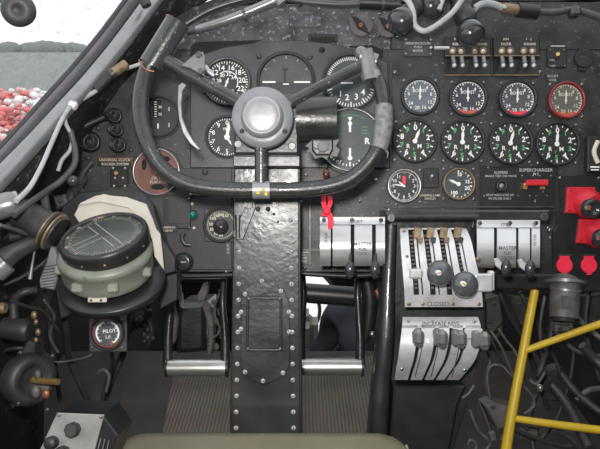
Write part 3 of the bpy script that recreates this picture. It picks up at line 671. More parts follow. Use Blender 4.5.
for a, c in slots: cs(b, UP, c-.055, c-.02, .12, .86, .002, .004)
cs(b, UP, u, 1, 0, .86); cs(b, UP, 0, 1, .85, 1); cs(b, UP, 0, 1, 0, .06, .0035)
up = b.build('throttle_quadrant', pd)
b = B('pit'); cs(b, UP, .05, .95, .02, .95, .02, .012); b.build('quadrant_well', up)
for a, c in slots:       # gate teeth seen in the slots
    b = B('grime')
    for k in range(14):
        y = 236+k*4; r = at_row(UP, y); x = r[1]+(r[2]-r[1])*(a+.035); b.box(x, y, r[3]+.010, 3.2, 2.2, .006, .0004)
    b.build('gate_rack', up)
for i, x in enumerate((417.5,430.5,444,458)):
    b = B('brassdull'); b.box(x, 233, .903, 7, 11, .006, .001, -.15); b.build('stop_catch', up)
    b = B('grime2') if i % 2 else B('brassdull'); b.box(x+3, 240, .893, 5, 6, .004, .001, -.15); b.build('stop_spring', up)
for x, y in ((404,232),(407,257),(478,259),(409,304),(423,304),(453,304),(479,304)): screw(up, x, y, at_row(UP, max(228,min(306,y)))[3]-.0003, 2.1, 'brassdull', h=.0015)
b = B('grime'); b.text('CLOSED', 438, 304, .8745, 6.2, bold=.01); b.build('lettering', up)
b = B('alu'); b.box(482+3, 283, .888, 16, 18, .02, .002); b.box(492, 281, .89, 6, 20, .012, .002); b.build('side_lug', pd)
b = B('alu'); b.box(416, 274, .884, 14, 10, .016, .003); b.build('lever_bracket', pd)
for i, (x, y, sl) in enumerate(((439,273,1),(464,284,3))):
    t = thing('throttle_lever', ('round-knobbed throttle lever, the left and higher of two', 'round-knobbed throttle lever, the right and lower of two')[i], 'lever', x, y, .84, 'throttle levers on the silver quadrant')
    B('lever_grey').tube([(x+2,y+4,.90),(x+1,y+2,.86),(x,y,.845)], [2.2,2.2,2.6], n=3, seg=8).build('lever_arm', t)
    b = B('knob_grey'); R = 13.2*.84/F
    b.lathe(P(x,y,.845), (0,0,1), [(R*.55,-.004),(R*.92,-.001),(R,.004),(R*.96,.008),(R*.8,.012),(R*.5,.0150),(R*.22,.0162),(0,.0165)], 36); kb = b.build('knob', t)
    screw(kb, x, y, .828, 2.8, 'cream', 'knob_screw', .0015)
    if False: pass
LO = [(317,403,478,.885),(328,402,481,.870),(345,400,480,.862),(360,398,475,.868),(371,396,467,.880),(380,395,459,.895)]
b = B('alu'); u = 0; slots = [(.20,.245),(.42,.465),(.60,.645),(.77,.81)]
for a, c in slots: cs(b, LO, u, a, .18, 1); u = c
cs(b, LO, u, 1, .18, 1); cs(b, LO, 0, 1, 0, .2)
lo = b.build('propeller_quadrant', pd)
b = B('pit'); cs(b, LO, .03, .97, .05, .97, .02, .008); b.build('quadrant_well', lo)
b = B('grime'); b.text('INCREASE REVS', 441, 323.5, .8700, 5.4, bold=.01); b.build('lettering', lo)
for k in range(3):
    b = B('grime'); x = (421,437,458)[k]; b.tube([(x+2,337,.862),(x,352,.858),(x-6,376,.874)], .5, n=4, seg=5); b.build('engraved_line', lo)
for x, y in ((408,322),(474,322),(402,369),(465,370)): screw(lo, x, y, at_row(LO, y)[3]-.0008, 2.0, 'steel', h=.0015)
for i, (x, y, L_) in enumerate(((419,339,'propeller lever nearest the left edge of its quadrant'),(442,340,'propeller lever second from the left of its quadrant'),(461,340.5,'propeller lever third from the left of its quadrant'),(485,342,'propeller lever overhanging the right edge of its quadrant'))):
    t = thing('propeller_lever', L_, 'lever', x, y, .84, 'propeller levers under the throttles')
    if i == 3: B('alu').box(474, 334, .862, 18, 10, .006, .001).build('lever_arm', t)
    else: B('alu').tube([(x+1,y-8,.875),(x,y-4,.86),(x,y,.85)], [2,2.2,2.5], n=3, seg=8).build('lever_arm', t)
    b = B('lever_grey')
    if i >= 1: b.box(x-(4 if i < 3 else 8), y-2, .852, 8, 17, .012, .003)
    b.mat('knob_grey' if False else 'lever_grey').box(x+(1 if i else 0), y-1, .848, 11.5, 17, .016, .0055); b.box(x+(1 if i else 0), y+6, .846, 9, 6, .010, .004); b.build('grip', t)
# foot of the pedestal
B('black').plate([(394,386),(466,386),(458,404),(446,470),(388,470)], .905, .05, .003).build('lower_cover', pd)

# ---------------------------------------------------------------- master fuel cock quadrants
def drumq(name, label, xl, xr, yt, yb, d0, slots, texts, grp):
    t = thing(name, label, 'quadrant', (xl+xr)/2, (yt+yb)/2, d0, grp)
    R = [(yt,xl,xr,d0),(yt+7,xl,xr,d0-.003),(yt+9,xl,xr,d0-.012),(yt+22,xl,xr,d0-.026),(yt+34,xl,xr,d0-.028),(yt+44,xl,xr,d0-.018),(yb,xl,xr,d0-.004)]
    b = B('silver'); cs(b, R, 0, 1, 0, .2); u = 0
    for a, c in slots: cs(b, R, u, a, .18, 1); u = c
    cs(b, R, u, 1, .18, 1); b.build('face_plate', t)
    b = B('pit'); cs(b, R, .02, .98, .1, .95, .02, .008); b.build('drum', t)
    for s, x, y, z, r in texts: B('grime').text(s, x, y, at_row(R, y)[3]-.0058, z, r).build('lettering', t)
    return t
t = drumq('fuel_cock_quadrant', 'silver drum-shaped fuel cock quadrant left of the throttles', 320, 385, 217, 266, .93, [(.165,.195),(.47,.53),(.80,.86)], (('PORT',357,221.5,4.5,0),('MASTER',363,244,5,0),('FUEL',363,249,4,0),('COCKS',363,253.5,4,0),('OUTER',326,238,3.6,PI/2)), 'silver fuel cock quadrants')
for x, y in ((324,220),(352,220),(381,220)): screw(t, x, y, .926, 2.2, 'darksteel', h=.0015)
t = drumq('fuel_cock_quadrant', 'silver drum-shaped fuel cock quadrant right of the throttles', 477, 540, 220, 268, .93, [(.27,.32),(.62,.66),(.84,.87)], (('STBD',506,224.5,4.5,0),('MASTER',508,248,5,0),('FUEL',508,253,4,0),('COCKS',508,257.5,4,0),('OUTER',535,240,3.6,PI/2)), 'silver fuel cock quadrants')
for x, y in ((480,223),(510,223),(536,223)): screw(t, x, y, .926, 2.2, 'darksteel', h=.0015)
for i, (x, y, L_) in enumerate(((350,270,'black oval fuel lever at the middle slot left of throttles'),(375,270,'black oval fuel lever beside the pedestal left of throttles'),(506,268,'black oval fuel lever with silver arm, nearest the throttles on their right'),(530,269,'black oval fuel lever at the right end of the quadrants'))):
    t = thing('fuel_cock_lever', L_, 'lever', x, y, .88, 'black fuel cock levers')
    if i < 2: B('darksteel').tube([(x+.5,y-16,.905),(x,y-8,.885),(x,y,.88)], [1.6,1.8,2.5], n=3, seg=8).build('lever_arm', t)
    else: B('alu').plate([(x-12,y-9),(x-10,y-2),(x-1,y+5),(x+1,y),(x-8,y-10)], .888, .005, .0008).build('lever_arm', t)
    B('knob').ball(P(x,y,.872), .0075, (1,1.75,1), 18).build('knob', t)

# ================================================================ rudder pedals
def pedal(xl, xr, yt, yb, label, dtop, dbot):
    t = thing('rudder_pedal', label, 'pedal', (xl+xr)/2, yb, dbot, 'rudder pedals either side of the column')
    for s, x in ((1,xl),(-1,xr)):
        b = B('gloss'); b.tube([(x+s*1,yt,dtop),(x+s*2.5,yt+25,dtop),(x,yb-30,(dtop+dbot)/2),(x,yb,dbot)], [3,3.4,4.2,5.4], n=5, seg=12); b.build('side_arm', t)
    b = B('chrome'); b.tube([(xl-2,yb,dbot),(xr+2,yb,dbot)], 8.2, n=4, seg=22); b.build('foot_bar', t)
    for x in (xl-2, xr+1): b = B('gloss'); b.cyl((x,yb,dbot),(x+2.5,yb,dbot),9.2,9.2,18); b.build('end_plate', t)
    b = B('gloss'); b.cyl((xl,yt+2,dtop),(xr,yt+2,dtop),1.8,1.8,10); b.build('top_rod', t)
    return t
pedal(168, 225, 278, 368, 'left rudder pedal with polished foot bar', 1.12, 1.09)
pedal(301, 360, 270, 367, 'right rudder pedal with polished foot bar', 1.12, 1.09)
# ================================================================ compass
cp = thing('magnetic_compass', 'large grey-green compass with tilted black bezel on a round shelf', 'compass', 106, 290, .78)
def tilt_axis(deg, roll=0):   # axis in the cockpit frame tilted back from the pilot
    a = math.radians(deg); return (Matrix.Rotation(math.radians(roll), 3, 'Z') @ V((0, math.sin(a), math.cos(a))))
ax = tilt_axis(60, 0); c0 = P(109, 271, .79)
K = .79/F
b = B('compass'); b.lathe(c0, ax, [(42*K,-.004),(43.5*K,0),(44*K,.006),(44*K,.022),(45.5*K,.024),(45.5*K,.030),(44*K,.032),(41*K,.036),(38*K,.036)], 48)
b.build('bowl', cp)
u = V((1,0,0)); w = V(ax).cross(u)
for an in (-165,-112,-68,-20):
    a = math.radians(an); q = c0+ax*(.012)+(u*math.cos(a)+w*math.sin(a))*44*K
    b = B('compass').mbox(q, (.014,.012,.010), .002); b.build('bowl_boss', cp)
K = .765/F; c1 = P(104, 236, .765); ax2 = tilt_axis(59, 6)
b = B('black'); b.lathe(c1, ax2, [(42*K,-.018),(43.5*K,-.016),(44*K,-.002),(43.5*K,.002),(42*K,.004),(39.5*K,.004),(38.6*K,.001),(38.6*K,-.006)], 56); rg = b.build('grid_ring', cp)
u = ax2.orthogonal().normalized(); u = (V((1,0,0))-ax2*V((1,0,0)).dot(ax2)).normalized(); w = ax2.cross(u)
def cpt(x, y, h): return c1+u*x*K+w*y*K+ax2*h
b = B('compass_face'); b.lathe(c1, ax2, [(38.5*K,-.004),(38.5*K,.0005),(0,.0005)], 48, smooth=False); fc = b.build('face', cp)
b = B('compass_line')
for i in range(72):
    a = 2*PI*i/72; L0 = 32 if i % 2 else 31
    if i % 6 == 0: L0 = 30
    p = [cpt(r*math.cos(a+da), r*math.sin(a+da), .0012) for r, da in ((L0,-.008),(L0,.008),(34.5,.008),(34.5,-.008))]; b.add(p, [(0,1,2,3)])
R3 = Matrix((u, w, ax2)).transposed()
for i in range(12):
    a = PI/2-2*PI*i/12; vs, fs = text_geo(('N','3','6','E','12','15','S','21','24','W','30','33')[i], .02); k = 4.6*K; ctr = cpt(36.6*math.cos(a), 36.6*math.sin(a), .0013)
    Rr = R3 @ Matrix.Rotation(a-PI/2, 3, 'Z'); b.add([ctr+Rr @ V((x*k, y*k, 0)) for x, y in vs], fs)
def cline(p0, p1, wd=.7):
    a = V((*p0,0)); c = V((*p1,0)); n = (c-a).normalized(); n = V((-n.y, n.x, 0))*wd/2
    b.add([cpt(q.x, q.y, .0014) for q in (a+n, c+n, c-n, a-n)], [(0,1,2,3)])
rotd = math.radians(-48)
def rr(x, y): return (x*math.cos(rotd)-y*math.sin(rotd), x*math.sin(rotd)+y*math.cos(rotd))
for p0, p1 in (((-30,5),(30,5)),((-30,-3),(-6,-3)),((-6,-3),(-6,-29)),((3,-3),(3,-30)),((3,-3),(28,-3))): cline(rr(*p0), rr(*p1))
b.build('grid_lines', fc)
for x, y in ((-34,-21),(-13,35)):
    b = B('rust'); b.add([cpt(x+r_*3.5*math.cos(t), y+r_*2.2*math.sin(t), .0018) for r_, t in [(1+.2*math.sin(3*k), k*PI/5) for k in range(10)]], [tuple(range(10))]); b.build('orange_mark', fc)
g = B('glass'); g.lathe(c1, ax2, [(38.2*K,.0022),(38.2*K,.0028),(0,.0028)], 48, smooth=False); g.build('glass', cp)
for k in range(6):
    a = -PI*.9+k*PI*.8/5; q = c1+(u*math.cos(a)+w*math.sin(a))*43.9*K-ax2*.009
    b = B('rust' if k == 3 else 'darksteel'); b.ball(q, .0018, (1,1,1), 8); b.build('ring_stud', rg)
b = B('black'); cs_ = P(113, 283, .80); b.lathe(cs_, tilt_axis(60), [(48*K,-.010),(52*K,-.007),(54*K,.001),(53*K,.004),(40*K,.005)], 56); b.build('round_shelf', cp)
b = B('paper'); b.box(97, 300, .745, 19, 5, .003, .001); b.box(96, 297, .747, 14, 4, .002, .0005); tg = b.build('clamp_tab', cp)
for x in (91,101): screw(tg, x, 300, .7415, 1.6, 'steel')
b = B('paper'); b.plate([(77,206),(88,199),(104,195),(126,197),(146,204),(153,220),(156,229),(160,234),(162,250),(164,272),(158,262),(154,256),(152,240),(143,222),(128,208),(100,202)], .83, .004, .001)
b.plate([(74,215),(80,203),(95,196),(104,194),(140,202),(148,212),(150,232),(90,240)], .834, .003, .001); single('backing_sheet', 'curled cream sheet standing behind the compass', 'sheet', b, 120, 230, .83)
b = B('black').plate([(62,206),(80,192),(112,189),(146,196),(154,206),(164,240),(176,258),(176,272),(160,276),(60,320),(50,260)], .87, .01, .002); b.plate([(157,274),(178,270),(178,300),(160,310)], .9, .02, .002)
sb = single('compass_bracket', 'black plate bracket behind the compass sheet', 'bracket', b, 120, 250, .88)

# ================================================================ left switches, sockets, cables
def plug(x, y, r, label, d=1.0):
    t = thing('socket', label, 'socket', x, y, d, 'round black sockets left of the wheel')
    K_ = d/F; b = B('rubber').lathe(P(x,y,d+.012), (-.15,-.05,1), [(r*1.25*K_,0),(r*1.25*K_,.006),(r*K_,.008),(r*K_,.016),(r*.75*K_,.0175),(r*.7*K_,.010),(r*.3*K_,.010),(r*.25*K_,.014),(0,.0145)], 24); b.build('socket_body', t)
    b = B('darksteel').ring(x, y, d-.004, r*.95, r*.8, .0006, 20); b.build('rim', t)
plug(91, 142, 8.5, 'largest black socket, beside the small lever left of the wheel')
plug(115, 116, 6.5, 'topmost of three small black sockets in a column'); plug(117, 130, 6, 'middle of three small black sockets in a column'); plug(119, 145, 6.5, 'lowest of three small black sockets in a column')
b = B('rubber').tube([(72,131,.98),(80,128,.975),(104,117,.985)], [4,3.4,2.6], n=4, seg=12); b.ball(P(74,130,.975), .009, (1,1,1), 12); b.cyl((104,117,.99),(108,115,1.0),4,4,12)
single('switch_lever', 'short black lever pointing left from the upper socket', 'lever', b, 90, 125, .98)
def plaque(name, label, cat, cx, cy, w, h, d, m, lines, frame=None, size=4, col='cream', par=None, scr=()):
    b = B(m).box(cx, cy, d, w, h, .0012, .0003)
    o = single(name, label, cat, b, cx, cy, d) if par is None else b.build(name, par)
    t = B(col)
    if frame:
        t.mat(frame)
        for x_, y_, w_, h_ in ((cx,cy-h/2+.6,w,.8),(cx+w/2-.6,cy,.8,h)): t.box(x_, y_, d-.0012, w_, h_, .0002, 0)
        t.mat(col)
    for i, s in enumerate(lines): t.text(s, cx, cy+(i-(len(lines)-1)/2)*size*1.15, d-.0016, size)
    t.build('lettering', o)
    for x, y in scr: screw(o, x, y, d-.001, 1.5)
    return o
plaque('label_plate', 'black label plate with orange border and two cream text lines above a toggle', 'label', 115, 162, 35, 9, PD, 'black', ['UNIVERSAL CLOCK','ROCKER SYSTEM'], 'copper', 3.6)
t = thing('toggle_switch', 'square black toggle switch box under the orange bordered label', 'switch', 119, 177, PD); B('black').box(119,177,PD,18,19,.004,.001).build('box', t)
B('brass').tube([(117,176,PD-.004),(116,173,PD-.016)], [1.5,2], n=3, seg=8).build('toggle', t)
for x, y in ((113,168),(125,168),(114,186),(125,186),(115,178),(123,178)): screw(t, x, y, PD-.004, 1.2, 'cream')
b = B('black').box(177, 212, PD-.004, 27, 33, .004, .001); b.mat('seal').box(178, 211, PD-.008, 20, 25, .001, .0005); o = single('blank_cover', 'blank square black cover plate left of the green lamp', 'panel', b, 177, 212, PD)
for x, y in ((167,199),(189,199),(189,228)): screw(o, x, y, PD-.008, 1.4)
plaque('label_plate', 'small black label strip under the blank square cover', 'label', 168+0, 229, 18, 6, PD-.009, 'black', ['FLAREPATH','LIGHTS'], None, 2.8)
b = B('rubber').ring(192.5, 215, PD-.004, 5.4, 4.2, .004, 20); t = thing('indicator_lamp', 'small round teal green indicator lamp', 'lamp', 192.5, 215, PD); b.build('bezel', t); B('green_lamp').dome(192.5, 215, PD-.004, 4.4, .005, 16).build('lens', t)
for x, y in ((192,204),(194,228)): single('panel_stud', ('bright round stud above the green lamp','bright round stud below the green lamp')[y > 210], 'screw', B('cream').dome(x, y, PD-.004, 1.6, .002), x, y, PD)
b = B('darksteel').tube([(184,233,PD-.01),(182,238,PD-.015),(185,244,PD-.016),(191,245,PD-.015)], [2.2,2.2,2.2,1.6], n=4, seg=10); single('hook', 'small grey curved hook above the round knob', 'hook', b, 186, 240, PD)
t = thing('rotary_knob', 'round black knob with a white mark left of the column', 'knob', 184, 262, PD); b = B('knob').lathe(P(184,262,PD-.003), (0,0,1), [(10*.0017,0),(10*.0017,.004),(8*.0017,.005),(8*.0017,.012),(6*.0017,.013),(0,.012)], 26); b.build('knob', t); B('white_dim').box(184,262,PD-.015,6,1,.0006,0).build('pointer', t); b = B('white_dim').ring(184,262,PD-.0150,5,4.4,.0004,20); b.build('mark_ring', t)
B('brass').dome(168, 262, PD-.004, 2.4, .003); single('panel_stud', 'brass stud left of the round knob', 'screw', B('brass').dome(168, 262, PD-.004, 2.2, .003), 168, 262, PD)
plaque('label_plate', 'small bordered label right of the column above the pedal', 'label', 302, 258, 16, 13, PD-.0, 'black', ['FUEL','COCKS','EMERG'], 'cream', 2.8)
single('panel_latch', 'dark oval latch on the panel right of the column', 'latch', B('rubber').ball(P(299,232,PD-.004), .006, (1,1.8,.6), 14), 299, 232, PD)
plaque('label_plate', 'thin label strip under the wheel rim left of the column', 'label', 198, 194, 18, 4, PD-.006, 'black', ['OFF STEERING'], None, 2.8)
plaque('label_plate', 'tiny vertical label beside the white-capped gauge flange', 'label', 228, 249, 5, 12, PD-.004, 'black', ['F','U','S'], None, 3)
# wall placards
for k, (x, y, L_) in enumerate(((38,156,'upper dark placard with faint red writing on the left wall'),(31,173,'lower dark placard with faint red writing on the left wall'))):
    plaque('wall_placard', L_, 'label', x, y, 14, 9, .925 if k == 0 else .90, 'black', ['CAUTION','OFF'] if k == 0 else ['ON'], None, 3.6, 'copper')
def cable(label, pts, r, m='cable', name='cable', cat='cable', **k):
    if any(q in label for q in ('white clip','branching beside','along the top of the left','beside the ball knob')): pts = [(x, y, d-.055) for x, y, d in pts]
    b = B(m).tube(pts, r, n=8, seg=10, **k); x, y, d = pts[0]; return single(name, label, cat, b, x, y, d)
cable('grey cable running from the white clip down the left wall', [(118,72,.98),(100,88,.96),(84,98,.95),(73,104,.93),(63,118,.90),(52,142,.86),(42,165,.83),(30,187,.80),(16,201,.77)], [2.2,2.2,2.6,2.4,2.4,2.4,2.4,2.6,2.8])
cable('grey cable branching beside the wall cable and bending back', [(64,112,.92),(66,124,.925),(72,137,.93),(70,150,.93),(62,160,.93),(58,171,.93)], 2.1)
cable('thin dark cable curling down beside the ball knob', [(70,130,.93),(75,150,.93),(74,165,.92),(62,180,.90),(48,190,.88),(28,204,.82),(14,215,.79)], 3.2, 'cable_dark')
b = B('white').tube([(70,104,.872),(76,107,.872)], 3.8, n=2, seg=12); single('cable_clip', 'white band clip around the grey wall cable', 'clip', b, 73, 105, .93)
cable('thin grey cable along the top of the left wall', [(185,40,1.0),(160,54,1.0),(140,64,.99),(122,70,.98),(106,78,.97)], 2.0)
b = B('rubber').tube([(96,90,.90),(112,74,.91)], 4.6, n=3, seg=14); b.mat('brassdull').tube([(112,74,.91),(126,64,.92)], 5.0, n=2, seg=14); b.mat('darksteel').cyl((111,75,.91),(114,72,.911),5.6,5.6,12); single('cable_connector', 'black and brown plug joining the cables under the frame tube', 'connector', b, 110, 78, .97)
t = thing('ball_lever', 'black ball knob lever beside the compass', 'lever', 74, 186, .86); B('knob').ball(P(73,181,.85), .0085, (1,1,1), 20).build('ball', t); B('darksteel').tube([(73,184,.86),(76,200,.88),(72,215,.90)], [2,2.4,3], n=3, seg=8).build('stem', t)
cable('curved black hose above the compass', [(84,178,1.0),(76,190,.95),(70,200,.92),(66,216,.90)], 4, 'cable_dark', 'hose', 'hose')
# lamp housing at left edge
t = thing('cockpit_lamp', 'grey domed lamp housing at the left edge below the frame tube', 'lamp', 4, 206, .76)
b = B('lever_grey').tube([(-25,214,.75),(-4,208,.755),(10,204,.76),(17,203,.765)], [13,13,12.5,11], n=4, seg=20); b.build('housing', t); B('steel').tube([(14,203.5,.764),(18,203,.766)], 12.6, n=2, seg=20).build('collar', t)
# throttle-like castings
t = thing('trim_handwheel', 'grey casting with an edge-on ribbed brass ring left of the compass', 'handwheel', 45, 228, .80)
b = B('grime2').tube([(20,212,.80),(34,220,.80),(48,228,.80)], [15,16,17], n=4, seg=18); b.tube([(44,194,.82),(47,215,.81)], [4,4.6], n=2, seg=10); b.build('housing', t)
b = B('grime'); bx = (P(54,232,.80)-P(40,224,.80)).normalized()
for k, r in enumerate((20,21.5,20.5,19)):
    c = P(49+k*2.6, 229+k*1.4, .80); b.mat(('brassdull','grime2','brassdull','darksteel')[k]).lathe(c, bx, [(r*.00133*.8,-.001),(r*.00133,-.001),(r*.00133,.0012),(r*.00133*.8,.0012)], 30, True, 1, 1)
b.build('ring', t)
b = B('lever_grey').plate([(50,246),(55,247),(60,262),(58,276),(54,290),(40,288),(39,280),(46,262)], .80, .006, .0015)
for k in range(8): b.mat('darksteel').box(49.5+k*-.3, 266+k*3, .80, 15-abs(k-3)*.3, 1.0, .0012, .0003, .15)
single('ribbed_lever_tab', 'light grey ribbed metal tab hanging left of the compass', 'lever', b, 48, 270, .80)
b = B('darksteel').tube([(0,262,.76),(18,250,.78),(40,240,.80)], [12,9,7], n=4, seg=14); b.mat('tube').tube([(-6,272,.74),(6,262,.745)], [12.5,12.5], n=2, seg=14); single('torque_tube', 'dark tube with a worn silver end at the left edge', 'tube', b, 10, 256, .77)
b = B('tube').tube([(36,244,.80),(33,260,.80),(30,279,.80)], [1.2,1.2,2.4], n=3, seg=8); single('drain_pin', 'thin pin hanging beneath the torque tube', 'pin', b, 33, 262, .80)
b = B('grime').cyl((60,262,.79),(62,272,.78),3,3,10); b.mat('steel').ball(P(61,270,.775), .003, (1,1,1), 8); single('bracket_bolt', 'bright bolt between the ribbed tab and the compass bowl', 'bolt', b, 61, 268, .79)
# lower left machinery
t = thing('engine_priming_cock', 'dark round flange with a brass pipe stub at lower left', 'valve', 33, 380, .82)
b = B('grime2').lathe(P(32,380,.84), (.75,.05,.65), [(26*.0014,-.02),(26*.0014,0),(22*.0014,.008),(15*.0014,.008),(13*.0014,-.004),(0,-.004)], 34); b.build('flange', t)
B('brass').tube([(33,380,.83),(58,382,.81)], 3.2, n=3, seg=12).build('pipe_stub', t)
b = B('grime').ball(P(38,375,.825), .008, (.6,1,.6), 10); b.ball(P(36,392,.825), .010, (.7,1,.6), 10); b.build('gland', t)
b = B('copper').ball(P(46,394,.82), .007, (.8,1,.6), 10); b.build('union_nut', t)
for x, y in ((20,353),(52,356),(18,404),(47,410)): screw(t, x, y, .82, 2.5, 'darksteel')
b = B('grime2').plate([(2,384),(26,340),(34,344),(30,400),(10,410)], .86, .03, .004); single('cock_bracket', 'dark angled bracket behind the brass pipe flange', 'bracket', b, 18, 375, .87)
t = thing('hydraulic_valve', 'dark valve body with copper unions at left', 'valve', 22, 325, .86)
b = B('grime2').tube([(4,327,.86),(24,330,.86),(30,331,.86)], [11,12,10], n=4, seg=16); b.tube([(14,318,.86),(14,300,.86),(24,292,.86),(36,290,.87)], [4.5,4.5,4.2,4], n=4, seg=12); b.build('body', t)
for x, y, r in ((34,315,3.4),(38,332,3),(36,322,2.4),(36,340,2.2)): B('brassdull').ball(P(x,y,.85), r*.0014, (1,1.3,.8), 10).build('union', t)
b = B('brassdull').cyl((0,308,.8),(6,308,.8),6,5,14); single('brass_plug', 'brass plug at the left edge beside the valve', 'plug', b, 2, 308, .8)
t = thing('control_box', 'bare aluminium control box with three black knobs at bottom left', 'control box', 70, 440, .72)
b = B('alu_shaded').plate([(57,413),(104,415),(88,475),(28,475)], .72, .002, .0006); b.build('face', t); b = B('black').plate([(58,414),(103.5,416),(118,436),(100,490),(34,480)], .7225, .06, .002); b.build('case', t)
for i, (x, y, r, s) in enumerate(((74,429,7.5,8),(53,442,6.5,16),(64,452,7,8))): B('rubber').lathe(P(x,y,.72), (.05,.2,1), [(r*.0012,0),(r*.0012,.010),(r*.001,.013),(0,.013)], s, smooth=(i == 1)).build('knob', t)
for x, y in ((59,415),(101,417)): screw(t, x, y, .7195, 2, 'steel')
for i in range(3): B('darksteel').tube([(101+i*4,438+i*1,.715),(94+i*5,465,.70)], .8, n=2, seg=6).build('side_rib', t)

# tubes and hoses in the dark foot well
rnd = random.Random(5)
for i, (pts, r, m, L_) in enumerate((
    ([(60,292,.9),(66,330,.95),(70,360,1.0),(96,420,1.05),(98,440,1.08)],3.2,'grime2','black hose running down behind the compass shelf'),
    ([(44,290,.9),(50,330,.95),(56,372,1.0),(60,400,1.05)],2.4,'grime2','thin black hose below the ribbed tab'),
    ([(40,360,.95),(60,362,.95),(84,358,.98),(96,352,.99)],1.0,'grime','thin grey pipe running right to the PILOT gauge plate'),
    ([(128,310,1.1),(124,350,1.1),(110,385,1.1),(100,418,1.1),(96,449,1.1)],3.6,'grime2','dark conduit bowing down right of the PILOT gauge'),
    ([(112,350,.95),(112,368,1.0),(104,392,1.02),(100,420,1.03)],2.2,'grime2','black pipe dropping from the PILOT gauge'),
    ([(98,372,1.0),(104,370,1.0),(109,376,1.0),(106,392,1.0)],1.8,'grime','small hooked pipe below the PILOT gauge'),
    ([(6,350,.9),(20,348,.9),(44,352,.92),(56,372,.94)],2.0,'grime2','dark pipe arching over the brass pipe flange'))):
    cable(L_, pts, r, m, 'pipe', 'pipe')
for i, (x, y, dx, L_) in enumerate(((132,318,8,'small dark fitting nearest the compass shelf under the panel'),(144,312,6,'small dark fitting in the middle of the shadow below the panel'),(150,330,8,'small dark fitting beside the left pedal arm'))):
    b = B('grime2')
    for k in range(7): b.ball(P(x+rnd.uniform(-6,6), y+rnd.uniform(-12,12), 1.15), rnd.uniform(.004,.009), (1,1.3,1), 8)
    b.tube([(x-5,y-14,1.15),(x+2,y,1.14),(x-2,y+16,1.15)], 1.6, n=4, seg=7); single('pipe_fitting', L_, 'fitting', b, x, y, 1.15)
# behind the left pedal: two leather-like straps, black box
single('gear_box', 'black boxed unit behind the left rudder pedal', 'box', B('gloss').plate([(178,304),(206,302),(206,352),(176,354)], 1.24, .15, .01), 192, 352, 1.3)
single('heel_strap', 'tall brown-grey curved strap behind the left rudder pedal', 'strap', B('grime').plate([(204,302),(210,308),(214,322),(214,340),(211,356),(206,356),(208,338),(206,320),(202,308)], 1.22, .03, .003), 208, 330, 1.23)
single('toe_strap', 'short brown tongue hanging under the panel above the left pedal', 'strap', B('grime').plate([(203,284),(209,281),(208,292),(204,301),(198,303),(196,298)], 1.18, .01, .002), 203, 290, 1.18)
single('chain_lever', 'dark slotted lever behind the left pedal arm', 'lever', B('grime').plate([(169,286),(176,288),(174,305),(178,320),(176,340),(170,350),(166,340),(165,320),(169,305)], 1.16, .012, .003), 171, 320, 1.16)
b = B('alu').tube([(180,285,1.14),(181,295,1.14)], 1.2, n=2, seg=8); b.tube([(181,293,1.14),(182,307,1.14)], 2.2, n=2, seg=10); single('cable_end', 'pale cable end fitting hanging behind the left pedal', 'fitting', b, 181, 296, 1.14)
b = B('grime')
for k in range(12): b.ball(P(218+rnd.uniform(-5,5), 292+k*5, 1.2), rnd.uniform(.004,.008), (1,1.3,1), 8)
b.tube([(222,288,1.18),(214,310,1.18),(220,330,1.18),(213,338,1.18)], 1.1, n=5, seg=6); single('pedal_linkage', 'cluster of small metal links between the left pedal and the column', 'linkage', b, 218, 330, 1.2)
# right pedal area
b = B('black').tube([(306,293,1.16),(358,297,1.16)], 10, n=3, seg=18); single('cross_tube', 'thick black cross tube above the right rudder pedal', 'tube', b, 330, 295, 1.16)
b = B('black').tube([(366,276,1.13),(370,300,1.13),(368,326,1.13),(364,342,1.13)], [8,8,7,5], n=4, seg=14); b.mat('steel').ball(P(372,334,1.11), .006, (1,1,1), 10); single('damper_strut', 'black strut with a bright bolt right of the right pedal', 'strut', b, 368, 310, 1.13)
b = B('copper').tube([(376,290,1.12),(380,298,1.12),(384,304,1.12)], [2.5,3,2], n=3, seg=8); single('copper_union', 'copper coloured union beside the pedestal flange', 'union', b, 380, 297, 1.12)
b = B('black').tube([(296,273,1.0),(350,276,1.0),(388,273,1.0)], 2.6, n=4, seg=10); single('panel_rail', 'thin black rail along the bottom of the panel right of the column', 'rail', b, 340, 275, 1.0)
b = B('black').tube([(164,276,1.0),(200,276,1.0),(234,275,1.0)], 2.6, n=4, seg=10); single('panel_rail', 'thin black rail along the bottom of the panel left of the column', 'rail', b, 200, 276, 1.0)
# nose seat
b = B('paper'); b.mbox(CAM.inverted() @ V((-.02,3.0,-.70)), (.24,.2,.46), .05, CAM.inverted().to_3x3(), 3); single('padded_box', 'pale padded box in the nose beyond the right pedal', 'box', b, 311, 345, 2.9)
b = B('tube').tube([(296,316,3.2),(306,332,3.2),(322,340,3.2)], 1.2, n=4, seg=8) if False else None

